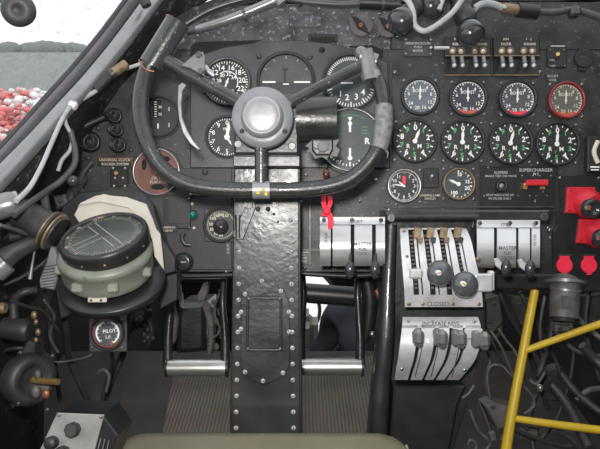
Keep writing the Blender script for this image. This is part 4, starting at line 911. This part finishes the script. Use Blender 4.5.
# ================================================================ top: lamps, conduits, filler knobs, plates
b = B('tube').tube([(187,31,1.0),(200,28,.995),(230,19,.99),(262,6,.985),(282,-3,.98)], [3,4,4.6,4.6,4.6], n=6, seg=14); b.mat('cable_dark').tube([(187,31,.998),(196,28.6,.996)], 4, n=2, seg=12); b.tube([(243,15.5,.988),(246,14.3,.988)], 6, n=2, seg=14)
single('conduit', 'grey ribbed conduit climbing from the wheel horn to the top edge', 'conduit', b, 230, 19, .99)
b = B('hubcap').tube([(276,-4,.98),(282,4,.98)], 5, n=2, seg=14); single('conduit_clamp', 'bright clamp on the conduit at the top edge', 'clamp', b, 279, 1, .98)
b = B('cable_dark').tube([(284,-2,.98),(310,2,.98),(340,4,.98),(362,3,.98)], 3.2, n=5, seg=12); b.mat('black').tube([(360,2,.975),(384,3,.975),(400,4,.975)], 7.2, n=2, seg=18); b.mat('darksteel').cyl((381,3,.973),(384,3,.973),8,8,16); single('cable_connector', 'thick black connector sleeve along the top edge', 'connector', b, 380, 3, .98)
single('cable_tail', 'short dark cable stub slanting down at the top edge', 'cable', B('cable_dark').tube([(298,6,1.0),(306,0,.99),(316,-6,.98)], 2, n=3, seg=8), 304, 3, 1.0)
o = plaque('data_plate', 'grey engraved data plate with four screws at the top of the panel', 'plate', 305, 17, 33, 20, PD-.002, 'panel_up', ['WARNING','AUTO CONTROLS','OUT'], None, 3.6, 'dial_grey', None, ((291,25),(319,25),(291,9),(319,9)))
b = B('black').box(323, 38, PD-.002, 29, 8, .004, .0008); b.mat('pit').box(323, 39, PD-.006, 24, 4, .0005, 0); single('slot_box', 'flat black box above the horizon dial', 'box', b, 323, 38, PD)
for x, y, L_ in ((361,25,'left round filler knob with slanted bar on the upper panel'),(388,26,'round filler knob with slanted bar, partly behind the black lamp')):
    t = thing('selector_switch', L_, 'knob', x, y, PD-.002, 'round selector knobs with slanted bars'); b = B('seal2').disc(x, y, PD-.002, 11.4, .003, .001, 32); b.mat('grime').ring(x, y, PD-.002, 12, 10.8, .0035, 32); b.build('disc', t)
    b = B('black').plate([(x-9,y-9),(x-5,y-9),(x+3,y-3),(x+9,y+9),(x+5,y+7),(x-3,y+3)], PD-.009, .005, .001); b.build('bar', t); screw(t, x, y, PD-.0095, 2.5, 'copper')
    for q in ((x-9,y-12),(x+12,y-6),(x-10,y+10),(x+9,y+11)): screw(t, *q, PD-.002, 1.3)
def lamp(name, label, base, tip, r, neck, m='knob'):
    t = thing(name, label, 'lamp', *base); A_ = P(*base); T_ = P(*tip); ax_ = (T_-A_).normalized(); L0 = (T_-A_).length; k = r*tip[2]/F; nk = neck*tip[2]/F
    b = B('rubber'); b.lathe(A_, ax_, [(nk,0),(nk,L0*.4),(nk*1.12,L0*.42),(nk*1.12,L0*.5),(nk*.95,L0*.53),(nk*.95,L0*.62),(nk*1.1,L0*.64),(nk*1.1,L0*.72),(nk*.7,L0*.8)], 22); b.build('neck', t)
    b = B(m); b.lathe(A_, ax_, [(k*math.sin(q*PI/16), L0-k*1.0*math.cos(q*PI/16)) for q in range(2,16)]+[(0,L0+k)], 32); b.build('hood', t)
    b = B('rubber'); b.lathe(A_, ax_, [(k*.95,L0+k*.15),(k*1.07,L0+k*.18),(k*1.05,L0+k*.30),(k*.9,L0+k*.34)], 32); b.build('rim', t)
    return t
lamp('cockpit_lamp', 'black domed lamp covering the right selector knob', (424,-2,.92), (402,21,.89), 13.5, 9)
lamp('cockpit_lamp', 'dark dome lamp at the top edge behind the grey cable loop', (446,-16,.94), (431,6,.915), 13, 9)
lamp('cockpit_lamp', 'largest black dome lamp with ringed neck above the switches', (455,-14,.93), (470,33,.88), 13.5, 10)
cable('pale grey cable looping between the black lamps', [(398,-6,.9),(408,1,.89),(413,12,.88),(415,25,.88),(424,31,.88),(437,25,.88),(452,13,.88),(462,0,.88)], 2.9)
cable('second pale cable rising between the two right lamps', [(439,10,.9),(443,-2,.9),(446,-10,.9)], 2.8)
cable('pale cable arcing from the large lamp to the top right connector', [(474,9,.93),(482,4,.94),(492,4,.95),(503,8,.96)], 3.4)
b = B('brassdull').tube([(503,8,.96),(518,10,.965)], 5.2, n=2, seg=16); b.mat('black').tube([(517,10,.965),(537,12,.97)], 7, n=2, seg=18); b.mat('steel').cyl((502,8,.958),(505,8.4,.958),4,4,10); single('cable_connector', 'black and bronze connector at the top right', 'connector', b, 520, 10, .965)
cable('black cable running from the connector to the top right corner', [(536,12,.97),(556,12,.975),(576,10,.98),(610,21,.98)], 3.4, 'cable_dark')
single('cable_clip', 'dark cable clip on the black cable at top right', 'clip', B('darksteel').box(577, 10, .985, 10, 10, .02, .003), 577, 10, .98)
plaque('data_plate', 'small grey data plate left of the toggle switch boxes', 'plate', 418, 47, 29, 18, PD-.002, 'blind', ['IDENTIFICATION','PUSH','MORSE'], None, 3.2, 'white_dim', None, ((406,40),(431,40),(406,54),(431,54)))
b = B('alu').tube([(434,48,PD-.008),(449,48,PD-.008)], 1.9, n=2, seg=10); b.mat('steel').ball(P(431,48,PD-.008), .0036, (1,1,1), 10); single('push_rod', 'short bright metal rod between data plate and switch box', 'rod', b, 440, 48, PD)
for bx0, L_, lab in ((468,'left toggle switch box with four switches under the large lamp','INBOARD'),(517,'right toggle switch box with four switches','OUTBOARD')):
    t = thing('switch_box', L_, 'switch box', bx0, 55, PD, 'magneto switch boxes')
    b = B('black').box(bx0, 47, PD, 46, 22, .010, .0015); b.mat('black').box(bx0, 66, PD, 46, 19, .004, .001); b.build('box', t)
    b = B('brassdull').box(bx0, 55.5, PD-.010, 46, 1.2, .003, .0005); b.box(bx0, 75, PD-.004, 47, 1.2, .003, .0005); b.build('guard_strip', t)
    b = B('cream').text(lab[:4], bx0-11, 44, PD-.0103, 3.8); b.text('IGN', bx0-11, 39, PD-.0103, 3.2); b.text('ENGINE', bx0+13, 44, PD-.0103, 3.4); b.text('1   2', bx0+12, 39, PD-.0103, 3.2); b.build('lettering', t)
    for i, dx in enumerate((-15.5,-7,6.5,15)):
        s_ = B('brassdull').ring(bx0+dx, 51, PD-.010, 3.6, 2.6, .003, 16); sw = s_.build('switch_collar', t); B('cream').dome(bx0+dx, 51, PD-.010, 2.4, .004, 12).build('switch_tip', sw)
        b = B('hub').tube([(bx0+dx+.5,57,PD-.010),(bx0+dx+1.5,64,PD-.020)], [2.2,2.2], n=2, seg=10); b.mat('alu').ball(P(bx0+dx+1.8,65.5,PD-.022), .0040, (1,1,1), 10); b.build('toggle', t)
t = thing('toggle_switch', 'single brass toggle on a black plate at the upper right', 'switch', 557, 56, PD); B('black').box(557,57,PD,20,21,.003,.001).build('plate', t); B('brass').tube([(558,58,PD-.003),(558,54,PD-.018)], [1.4,2], n=2, seg=8).build('toggle', t); B('white_dim').text('ON', 552, 60, PD-.0033, 3.2).box(558,46,PD-.003,14,1.2,.0003,0).text('OFF', 553, 66, PD-.0033, 3).build('lettering', t)
for q in ((550,50),(564,50),(550,66),(565,66)): screw(t, *q, PD-.003, 1.2, 'brassdull')
plaque('label_plate', 'small label reading BOOST COIL above the red-rimmed gauge', 'label', 553, 78, 15, 7, PD, 'black', ['BOOST','COIL'], None, 3.4, 'white_dim')
t = thing('round_cover', 'round black screwed cover at the upper right', 'cover', 583, 59, PD); b = B('black').disc(583, 59, PD, 9.5, .006, .001, 28); b.box(583, 59, PD, 8, 24, .004, .001); b.build('cover', t); B('grime').text('HEAD', 583, 57, PD-.0063, 3).text('PULL', 583, 61, PD-.0063, 3).build('lettering', t)
plaque('label_plate', 'black strip label below the two right engine speed gauges', 'label', 520, 170, 76, 8, PD, 'black', ['              SUPERCHARGER'], None, 3.8, 'white_dim')
b = B('black').box(519, 188, PD, 78, 42, .002, .0008); o = single('control_plate', 'black plate carrying a push button and a red lever', 'plate', b, 519, 188, PD)
b = B('white_dim')
for s, x, y, z in (('SLIPPERS',501,172.5,3.6),('BRAKE TEST ON VALVE',501,176,3),('STOP INDICATES UP',500,195,3),('IN CRUISE ONLY',500,198.5,3),('SUPERCHARGER',536,170,4.6),('M S',536,174,3.8),('S',535,201,3.8)): b.text(s, x, y, PD-.0024, z)
b.build('lettering', o)
for q in ((488,168),(484,196),(522,176),(533,176),(540,176),(551,176),(518,196),(530,196),(536,196),(547,196),(543,192)): screw(o, *q, PD-.002, 1.2)
t = thing('push_button', 'round black push button with pale centre', 'button', 501, 186, PD); B('rubber').ring(501,186,PD-.002,6,3.4,.007,22).build('collar', t); B('hubcap').dome(501,186,PD-.003,3.4,.006,14).build('button', t)
t = thing('supercharger_lever', 'bright red horizontal lever on the right panel', 'lever', 538, 183, PD); B('red').box(538,182.5,PD-.008,22,6,.010,.0015).build('handle', t); b = B('brass').box(526,186,PD-.002,4,7,.008,.001); b.box(543,188,PD-.002,5,3,.004,.001); b.build('pivot', t)
t = thing('selector_switch', 'small black switch plate between the clock and the small dial', 'switch', 431, 180, PD); B('black').box(431,178,PD,16,20,.003,.001).build('plate', t); B('alu').ball(P(432,176,PD-.012), .0028, (1,1,1), 10).tube([(431,178,PD-.003),(432,176,PD-.012)], 1, n=2, seg=6).build('toggle', t)
for q in ((429,173),(431,180),(433,185)): screw(t, *q, PD-.003, 1, 'brassdull')
plaque('label_plate', 'small label below the switch between clock and dial', 'label', 430, 197, 18, 6, PD, 'black', ['LANDING LAMP','SWITCH'], None, 2.9, 'cream')

# red valves
for i, (pts, c, L_) in enumerate((([(568,187),(596,187),(596,194),(592,200),(596,214),(566,213)],(589,208),'upper red cutoff valve with black round knob'),([(580,219),(612,219),(612,246),(577,243)],(600,238),'lower red cutoff valve with dark knob at the right edge'))):
    t = thing('cutoff_valve', L_, 'valve', c[0], c[1], PD-.006, 'red cutoff valves')
    b = B('red').plate(pts, PD-.012, .006, .0015); b.build('flange', t)
    b = B('red').lathe(P(c[0]-3,c[1]-5,PD-.006), (.25,-.3,1), [(15*.0017,0),(14*.0017,.012),(11*.0017,.022)], 28); b.build('body', t)
    b = B('knob').lathe(P(c[0],c[1],PD-.03), (.1,-.15,1), [(9.5*.00165,0),(10*.00165,.004),(9.5*.00165,.012),(6*.00165,.015),(5.5*.00165,.011),(0,.011)], 28); b.mat('copper').box(c[0], c[1], .975, 5, 5, .003, .001); b.build('knob', t)
    for q in ((pts[0][0]+3.5,pts[0][1]+3),(pts[-1][0]+3.5,pts[-1][1]-3),(pts[1][0]-4,pts[1][1]+3)): screw(t, *q, PD-.012, 1.6, 'red')
for x, L_ in ((565,'left bright red button tab on the cutoff board'),(589.5,'right bright red button tab on the cutoff board')):
    t = thing('fire_button', L_, 'button', x, 265, PD-.006, 'bright red button tabs')
    pts = [(x-5,256),(x+5,256),(x+5,259)]+[(x+8*math.cos(a), 265.5+8*math.sin(a)) for a in [(-50+k*16)*PI/180 for k in range(9)]]+[(x+3,275),(x-3,275)]+[(x+8*math.cos(a), 265.5+8*math.sin(a)) for a in [(100+k*16)*PI/180 for k in range(9)]]+[(x-5,259)]
    B('red_bright').plate(pts, PD-.012, .004, .0008).build('tab', t); B('darksteel').box(x, 255, PD-.006, 14, 1.5, .003, .0005).build('hinge', t)
# filter canister under the board
t = thing('filter_canister', 'dark grey metal canister hanging under the red buttons', 'canister', 566, 302, .97)
b = B('grime').tube([(566,283,.99),(565,290,.985),(564,318,.975)], [16,14.5,13.5], n=3, seg=26); b.mat('grime2').tube([(564,317,.975),(564,322,.973)], [11,9], n=1, seg=22); b.build('body', t)
b = B('lever_grey').tube([(566,281,.985),(566,284,.984)], 19, n=2, seg=28); b.tube([(566,288,.983),(565.8,290,.983)], 15, n=2, seg=28); b.build('flange', t)
B('grime').box(566, 302, .956, 9, 13, .0012, .0003).build('label', t)
# right lower machinery
b = B('black').box(520, 282, 1.02, 80, 16, .03, .004); single('panel_edge_box', 'black box edge under the right fuel levers', 'box', b, 520, 284, 1.02)
RC = [
 ([(498,288,1.05),(508,312,1.06),(522,336,1.08),(530,352,1.1)],2.2,'grime2','dark pipe slanting down behind the ladder top'),
 ([(490,330,1.0),(500,345,1.0),(512,372,1.02),(516,382,1.02)],1.4,'grime','thin grey cable passing behind the ladder rail'),
 ([(486,330,1.0),(496,350,1.0),(506,370,1.02),(518,380,1.04)],1.6,'grime2','thin dark cable beside the propeller levers'),
 ([(490,398,1.0),(487,378,1.0),(491,366,1.0),(502,366,1.0),(512,376,1.0),(524,382,1.0)],1.3,'grime','grey cable hooping left of the ladder'),
 ([(512,374,1.03),(522,384,1.03),(532,396,1.03),(534,406,1.03),(524,414,1.03)],1.2,'grime','grey cable loop passing behind the rail to the right'),
 ([(474,385,.93),(468,394,.93),(462,398,.93)],1.6,'grime','bright short rod under the propeller quadrant'),
 ([(538,376,1.1),(542,366,1.1),(550,340,1.12),(552,320,1.12)],3.0,'grime2','dark upright pipe right of the ladder rail'),
 ([(552,385,1.1),(566,402,1.08),(578,425,1.05),(590,449,1.0)],5,'grime2','thick dark tube slanting to the bottom right corner'),
 ([(560,372,1.15),(580,396,1.12),(612,420,1.08)],4,'grime2','dark tube running below the middle rung'),
 ([(582,345,1.0),(596,360,1.0),(612,375,.98)],4.5,'grime2','short thick dark pipe at the right edge'),
 ([(578,318,1.05),(590,330,1.05),(612,346,1.03)],2.6,'grime','grey pipe at the right edge below the canister'),
 ([(470,410,1.0),(478,430,1.0),(490,442,1.0),(484,452,1.0)],1.6,'grime','hooked grey pipe at the foot of the pedestal'),
 ([(468,445,.98),(470,440,.98),(476,444,.98),(474,456,.98)],1.6,'grime','tiny curled pipe at the bottom edge'),
 ([(478,400,1.05),(486,418,1.04),(492,436,1.03)],1.5,'grime2','thin dark rod behind the hooked pipe'),
 ([(536,396,1.15),(530,420,1.12),(534,452,1.1)],2.5,'grime2','dark hose between ladder rungs'),
 ([(556,430,1.0),(572,440,1.0),(590,460,1.0)],3,'grime2','dark hose below the lowest rung'),
 ([(485,312,1.05),(494,318,1.05),(500,330,1.05),(492,340,1.06)],3,'grime2','dark curled hose right of the throttle quadrant'),
 ([(520,292,1.1),(530,310,1.1),(552,352,1.12),(560,372,1.12)],2,'grime2','long dark cable crossing behind the ladder top')]
for pts, r, m, L_ in RC: cable(L_, pts, r, m, 'pipe', 'pipe')
def bracket(label, poly, d, m='grime2', th=.03, bolts=()):
    t = tag(B(m).plate(poly, d, th, .003).build('bracket', None, P(*poly[0], d)), label, 'bracket')
    for q in bolts: screw(t, *q, d-.001, 2.2, 'darksteel', 'bolt', .004)
bracket('dark angle bracket with bright edge left of the lower ladder', [(485,406),(494,403),(518,408),(516,428),(498,430)], 1.0, 'grime', .04, ((493,407),(512,412)))
bracket('dark plate behind the ladder top', [(512,296),(540,300),(538,330),(520,326)], 1.14, 'grime2', .03, ((520,304),(532,322)))
bracket('large dark plate between the two rungs', [(540,372),(562,366),(575,392),(560,402),(545,400)], 1.16, 'grime2', .03, ((550,380),))
bracket('dark casting right of the throttle quadrant', [(484,300),(500,296),(504,322),(492,336),(484,326)], 1.03, 'grime2', .05, ((494,304),(490,322)))
b = B('tube').ball(P(540,388,1.06), .006, (1,1.3,1), 10); b.mat('grime').tube([(530,380,1.08),(537,384,1.07),(545,372,1.07)], 1.6, n=3, seg=7); single('tee_union', 'small bright union between the ladder rungs', 'union', b, 540, 388, 1.06)
b = B('grime').ball(P(491,440,1.0), .006, (1,1,1), 10); b.box(493, 437, 1.0, 7, 10, .01, .002, .3); single('pipe_clip', 'small grey clip at the foot of the pedestal', 'clip', b, 492, 438, 1.0)
single('foot_well_cover', 'black floor plate in the left foot well', 'floor plate', B('black').plate([(128,352),(166,352),(168,380),(158,449),(100,449)], 1.5, .01, .002), 130, 400, 1.5) if False else None

# ================================================================ lamp knob at top left and small one beside it
t = thing('sun_visor_knob', 'dark purple-black knob on an arm at the top left corner', 'knob', 10, 2, .70)
b = B('rubber').tube([(-6,-14,.72),(6,-2,.71),(13,6,.70)], [9,9,7], n=3, seg=16, ridges=.15); b.build('arm', t)
b = B('seal').lathe(P(19,10,.70), (.25,-.35,1), [(10*.00116,-.010),(16*.00116,-.004),(16.5*.00116,.006),(13*.00116,.013),(5*.00116,.015),(4*.00116,.0125),(0,.0125)], 34); b.build('knob', t)
single('frame_clip', 'small dark clip at the top edge beside the frame tube', 'clip', B('seal').tube([(140,-8,.93),(147,6,.93)], [6,5], n=3, seg=10), 143, 0, .93)

# more plumbing in the dark lower right and along the left wall
MORE = [
 ([(486,270,1.1),(505,300,1.12),(520,330,1.14),(536,372,1.16),(548,410,1.18)],2.6,'grime2','long dark hose falling from the right fuel levers to the lower right'),
 ([(545,296,1.1),(540,330,1.1),(545,370,1.12)],1.6,'grime','thin grey line between the ladder top and the canister'),
 ([(590,285,1.1),(586,330,1.1),(600,380,1.1)],2.4,'grime2','dark vertical pipe right of the canister'),
 ([(556,332,1.1),(575,350,1.1),(600,356,1.1),(620,352,1.1)],2.0,'grime','grey pipe curving under the upper rung at right'),
 ([(500,440,1.05),(512,430,1.05),(530,436,1.05),(560,446,1.05),(590,444,1.05)],2.2,'grime2','dark hose along the bottom edge behind the ladder'),
 ([(576,400,1.12),(590,390,1.12),(612,388,1.12)],2.8,'grime','grey stub pipe at the right edge between the rungs'),
 ([(484,345,1.04),(490,360,1.04),(486,380,1.04),(492,402,1.04)],1.5,'grime','thin wavy grey wire right of the propeller quadrant'),
 ([(494,322,1.04),(506,340,1.04),(514,350,1.04),(524,372,1.04),(520,392,1.04)],1.4,'grime','thin grey wire following the ladder rail'),
 ([(540,440,1.15),(556,420,1.15),(570,380,1.15),(574,350,1.15)],2.0,'grime2','dark pipe rising through the gap between the rungs'),
]
for pts, r, m, L_ in MORE: cable(L_, pts, r, m, 'pipe', 'pipe')
bracket('grey clamp plate under the canister', [(556,324),(574,324),(576,332),(556,332)], 1.06, 'grime', .02, ((560,328),(571,328)))
bracket('dark riveted web plate at the right edge below the red buttons', [(582,296),(612,292),(612,330),(590,332)], 1.16, 'grime2', .02, ((588,302),(594,322)))
bracket('small grey block beside the ladder foot', [(522,424),(540,426),(538,442),(520,440)], 1.1, 'grime', .03, ((527,429),))
LW = [
 ([(0,225,.74),(22,232,.78),(34,240,.82)],2.0,'grime','short grey rod above the torque tube'),
 ([(4,285,.80),(24,276,.82),(44,262,.84),(58,246,.86)],1.6,'darksteel','thin dark rod crossing under the torque tube'),
 ([(92,162,1.0),(84,172,.99),(80,184,.97),(84,196,.95)],2.2,'cable_dark','small dark hose left of the orange bordered label'),
 ([(24,128,.90),(40,126,.94),(58,132,.97)],1.8,'cable_dark','short dark cable tucked under the frame tube'),
 ([(80,120,1.0),(84,100,1.0),(96,96,1.0),(108,100,1.0)],1.6,'cable_dark','thin black wire looping above the sockets'),
 ([(10,300,.85),(26,306,.87),(44,312,.9),(58,330,.93)],1.8,'grime2','dark pipe slanting above the copper unions'),
 ([(44,300,.9),(54,316,.93),(50,336,.95),(58,352,.97)],1.6,'grime','grey wire hanging behind the copper unions'),
]
for pts, r, m, L_ in LW: cable(L_, pts, r, m, 'pipe', 'pipe')
bracket('dark bracket with two bolts under the grey lamp housing', [(4,222),(24,220),(28,236),(8,242)], .82, 'darksteel', .02, ((10,228),(22,232)))
bracket('small dark clamp block on the left wall above the compass', [(52,196),(64,194),(68,206),(56,210)], .90, 'darksteel', .03, ((60,201),))
for x, y, L_ in ((101,74,'small bolt head under the frame tube'),(84,112,'small bolt head left of the three sockets'),(98,128,'bolt head between the large socket and the three sockets'),(88,158,'bolt head below the large socket'),(133,96,'bolt head left of the wheel rim'),(131,150,'bolt head left of the brown gauge'),(104,192,'bolt head above the cream sheet')):
    o = B('darksteel').dome(x, y, PD-.0005, 2.4, .003, 10); single('bolt', L_, 'bolt', o, x, y, PD)
# ================================================================ seat, floor mat, ladder, person
def cushion():
    cx, hw = 262, 143
    t = thing('pilot_seat', 'olive vinyl seat cushion at the bottom edge', 'seat', 262, 449, .78)
    b = B('vinyl'); n = 40; m = 14; pts = []
    c0 = PW(262, 431, .84)   # front top edge centre in the world
    w = 143*.84/F; Ln = .40; H = .07
    def prof(v): # cross-section along depth: returns (y offset towards -Y, z)
        return v
    vs = []; 
    rad = .04
    outl = []
    for i in range(n+1):      # rounded front outline, going left to right
        t_ = i/n
        outl.append(t_)
    loop = []
    for k in range(9): a = PI+(-PI/2)*k/8; loop.append((-w+rad+rad*math.cos(a), -rad+rad*math.sin(a)))
    for k in range(9): a = PI/2-(PI/2)*k/8; loop.append((w-rad+rad*math.cos(a), -rad+rad*math.sin(a)))
    loop += [(w, -Ln), (-w, -Ln)]
    Lr = len(loop)
    rings = [(1.0,-H),(1.0,-.012),(.992,-.004),(.975,.0),(.9,.004),(.6,.009),(.2,.010)]
    ctr = V((0,-Ln/2))
    for s_, z in rings:
        for x, y in loop: vs.append(V((c0.x+x*s_, c0.y+ctr.y+(y-ctr.y)*s_, c0.z+z)))
    fs = [(k*Lr+i, k*Lr+(i+1) % Lr, (k+1)*Lr+(i+1) % Lr, (k+1)*Lr+i) for k in range(len(rings)-1) for i in range(Lr)]
    fs.append(tuple((len(rings)-1)*Lr+i for i in range(Lr))); fs.append(tuple(reversed(range(Lr))))
    inv = CAM.inverted(); b.add([inv @ v for v in vs], fs, True); b.build('cushion', t)
    b = B('piping'); b.mtube([inv @ V((c0.x+x, c0.y+y, c0.z-.012)) for x, y in [(-w,-Ln*.9)]+loop[:-2]+[(w,-Ln*.9)]], .0022, n=2, seg=6); b.build('piping', t)
    b = B('black'); q = []
    for x, y, zz in ((0,-Ln/2,0),): 
        cz = (c0.z-H)/2
        M3 = inv.to_3x3()
        b.mbox(inv @ V((c0.x, c0.y-Ln/2, cz)), (w*1.2, Ln*.7, c0.z-H), .004, M3)
    b.build('seat_base', t)
cushion()
inv = CAM.inverted(); M3 = inv.to_3x3()
def onfloor(px, py, z=0.0):
    d = P(px, py, 1.0); wv = CAM.to_3x3() @ d; k = (z-EYE.z)/wv.z; return EYE+wv*k
def wpart(b, name, par, origin_world):   # mesh in world coordinates, origin on the thing
    pass
mt = B('ribbed_mat')
for poly, nm, lb in (([(160,449),(176,362),(232,358),(232,449)],'floor_mat','ribbed brown rubber floor mat left of the column'),([(299,449),(299,360),(372,357),(388,449)],'floor_mat','ribbed brown rubber floor mat right of the column')):
    pts = [onfloor(*p, .001) for p in poly]; b = B('ribbed_mat'); o = pts[0].copy()
    up = [V((p.x,p.y,.006)) for p in pts]; lo_ = [V((p.x,p.y,.0005)) for p in pts]
    b.add(lo_+up, [(0,1,2,3),(7,6,5,4),(0,4,5,1),(1,5,6,2),(2,6,7,3),(3,7,4,0)]); tag(b.build(nm, None, V((o.x,o.y,0)), world=True), lb, 'floor mat')
# boarding ladder
ld = thing('ladder', 'yellow tubular ladder at the right, rungs running out of frame', 'ladder', 508, 449, .95)
b = B('yellow').tube([(535,290,1.0),(522,358,.985),(511,418,.97),(503,470,.96)], [4.2,4.6,5,5.4], n=3, seg=14); b.build('rail', ld)
b = B('yellow').tube([(524,351,.985),(560,338,.975),(640,310,.955)], [3.2,3.5,4], n=3, seg=12); b.build('rung', ld)
b = B('yellow').tube([(512,418,.97),(560,425,.96),(640,435,.945)], [3.4,3.9,4.4], n=3, seg=12); b.build('rung', ld)

# person crouching in the nose, seen from behind
def person():
    o = V((.335, 2.3, -.95)); rt = bpy.data.objects.new('person', None); COL.objects.link(rt); rt.location = o; rt['_o'] = [0,0,0]
    tag(rt, 'person in a dark navy jacket crouching beyond the right rudder pedal', 'person')
    J = {'pelvis':(0,0,.26,.165),'waist':(0,.03,.42,.150),'chest':(-.01,.09,.60,.165),'upper':(-.01,.14,.74,.13),'neck':(-.01,.18,.84,.055),'head0':(-.01,.20,.92,.085),'head1':(-.01,.215,.99,.098),'head2':(-.01,.22,1.05,.07),
         'shL':(-.17,.14,.73,.07),'elL':(-.25,.20,.47,.05),'wrL':(-.14,.42,.42,.03),'haL':(-.11,.49,.42,.032),'shR':(.16,.14,.73,.07),'elR':(.24,.18,.48,.05),'wrR':(.16,.42,.42,.03),'haR':(.13,.49,.42,.032),
         'hiL':(-.10,.03,.23,.11),'knL':(-.17,.40,.10,.07),'anL':(-.14,-.02,.055,.045),'toL':(-.14,-.16,.04,.03),'hiR':(.10,.03,.23,.11),'knR':(.17,.40,.10,.07),'anR':(.14,-.02,.055,.045),'toR':(.14,-.16,.04,.03)}
    E = [('pelvis','waist'),('waist','chest'),('chest','upper'),('upper','neck'),('neck','head0'),('head0','head1'),('head1','head2'),('upper','shL'),('shL','elL'),('elL','wrL'),('wrL','haL'),('upper','shR'),('shR','elR'),('elR','wrR'),('wrR','haR'),
         ('pelvis','hiL'),('hiL','knL'),('knL','anL'),('anL','toL'),('pelvis','hiR'),('hiR','knR'),('knR','anR'),('anR','toR')]
    k = list(J)
    for s_, h in (('L',-1),('R',1)):
        hx, hy, hz, _ = J['ha'+s_]
        for f in range(4):
            a = f'f{f}{s_}'; J[a] = (hx+h*(.024-.016*f), hy+.04, hz-.004, .0085); J[a+'b'] = (hx+h*(.026-.017*f), hy+.07-.004*abs(f-1), hz-.02, .0075); J[a+'c'] = (hx+h*(.026-.017*f), hy+.078-.004*abs(f-1), hz-.042, .0065)
            E += [('ha'+s_, a), (a, a+'b'), (a+'b', a+'c')]
        J['t'+s_] = (hx-h*.035, hy+.01, hz, .010); J['tb'+s_] = (hx-h*.045, hy+.045, hz-.01, .008); E += [('ha'+s_, 't'+s_), ('t'+s_, 'tb'+s_)]
    k = list(J); me = bpy.data.meshes.new('body'); me.from_pydata([V(J[a][:3]) for a in k], [(k.index(a), k.index(c)) for a, c in E], [])
    ob = bpy.data.objects.new('body', me); COL.objects.link(ob); ob.parent = rt
    sk = ob.modifiers.new('skin', 'SKIN'); sk.use_smooth_shade = True
    for i, a in enumerate(k): me.skin_vertices[0].data[i].radius = (J[a][3],)*2
    me.skin_vertices[0].data[0].use_root = True
    sb = ob.modifiers.new('sub', 'SUBSURF'); sb.levels = sb.render_levels = 2
    me.materials.append(MATS['cloth'])
    dg = bpy.context.evaluated_depsgraph_get(); bpy.context.view_layer.update(); ev = ob.evaluated_get(dg); nm = bpy.data.meshes.new_from_object(ev)
    ob.modifiers.clear(); nm.materials.clear(); nm.materials.append(MATS['cloth']); nm.materials.append(MATS['skin']); nm.materials.append(MATS['hair'])
    for v in nm.vertices:   # folds in the jacket
        c = v.co; 
        if .2 < c.z < .8 and c.y < .35: v.co += v.normal*(.010*math.sin(38*c.z+14*c.x+4*math.sin(17*c.x))+.006*noise.noise(c*14))
    for p in nm.polygons:
        c = p.center
        if c.z > .83: p.material_index = 2 if (c.y < .22 or c.z > 1.02) and c.z > .88 else 1
        elif c.y > .44: p.material_index = 1
        p.use_smooth = True
    ob.data = nm
    # facial features on the far side of the head
    f = B('skin'); h = V((-.01,.215,.97))
    f.ball(h+V((0,.095,0)), .014, (.8,1,1.4), 10)
    for s_ in (-1,1): f.ball(h+V((s_*.092,.0,0)), .02, (.4,.7,1.2), 10)
    f.mat('white')
    for s_ in (-1,1): f.ball(h+V((s_*.034,.083,.022)), .011, (1,.6,.7), 10)
    f.mat('red_dull').ball(h+V((0,.087,-.036)), .018, (1,.4,.25), 10)
    fm = f.build('face_features', None, None, world=True); fm.parent = rt; fm.matrix_world = rt.matrix_world.copy(); fm.matrix_parent_inverse = Matrix.Identity(4); fm.matrix_basis = Matrix.Identity(4)
person()
# ================================================================ light
w = bpy.data.worlds.new('overcast_sky'); SC.world = w; w.use_nodes = True
N = w.node_tree.nodes; L = w.node_tree.links; bg = N['Background']; bg.inputs['Color'].default_value = (.93,.97,1,1); bg.inputs['Strength'].default_value = 1.5
fl = bpy.data.lights.new('camera_flash', 'AREA'); fl.energy = 9.0; fl.shape = 'DISK'; fl.size = .05; fl.color = (1,.97,.93)
fo = bpy.data.objects.new('camera_flash', fl); COL.objects.link(fo); fo.matrix_world = CAM @ Matrix.Translation((-.03,.07,.0))
SC.view_settings.view_transform = 'Standard'; SC.view_settings.look = 'None'; SC.view_settings.gamma = 1; SC.view_settings.exposure = 0
SC.view_settings.use_curve_mapping = False
bpy.context.view_layer.update()
for o in bpy.data.objects:
    if '_o' in o: del o['_o']
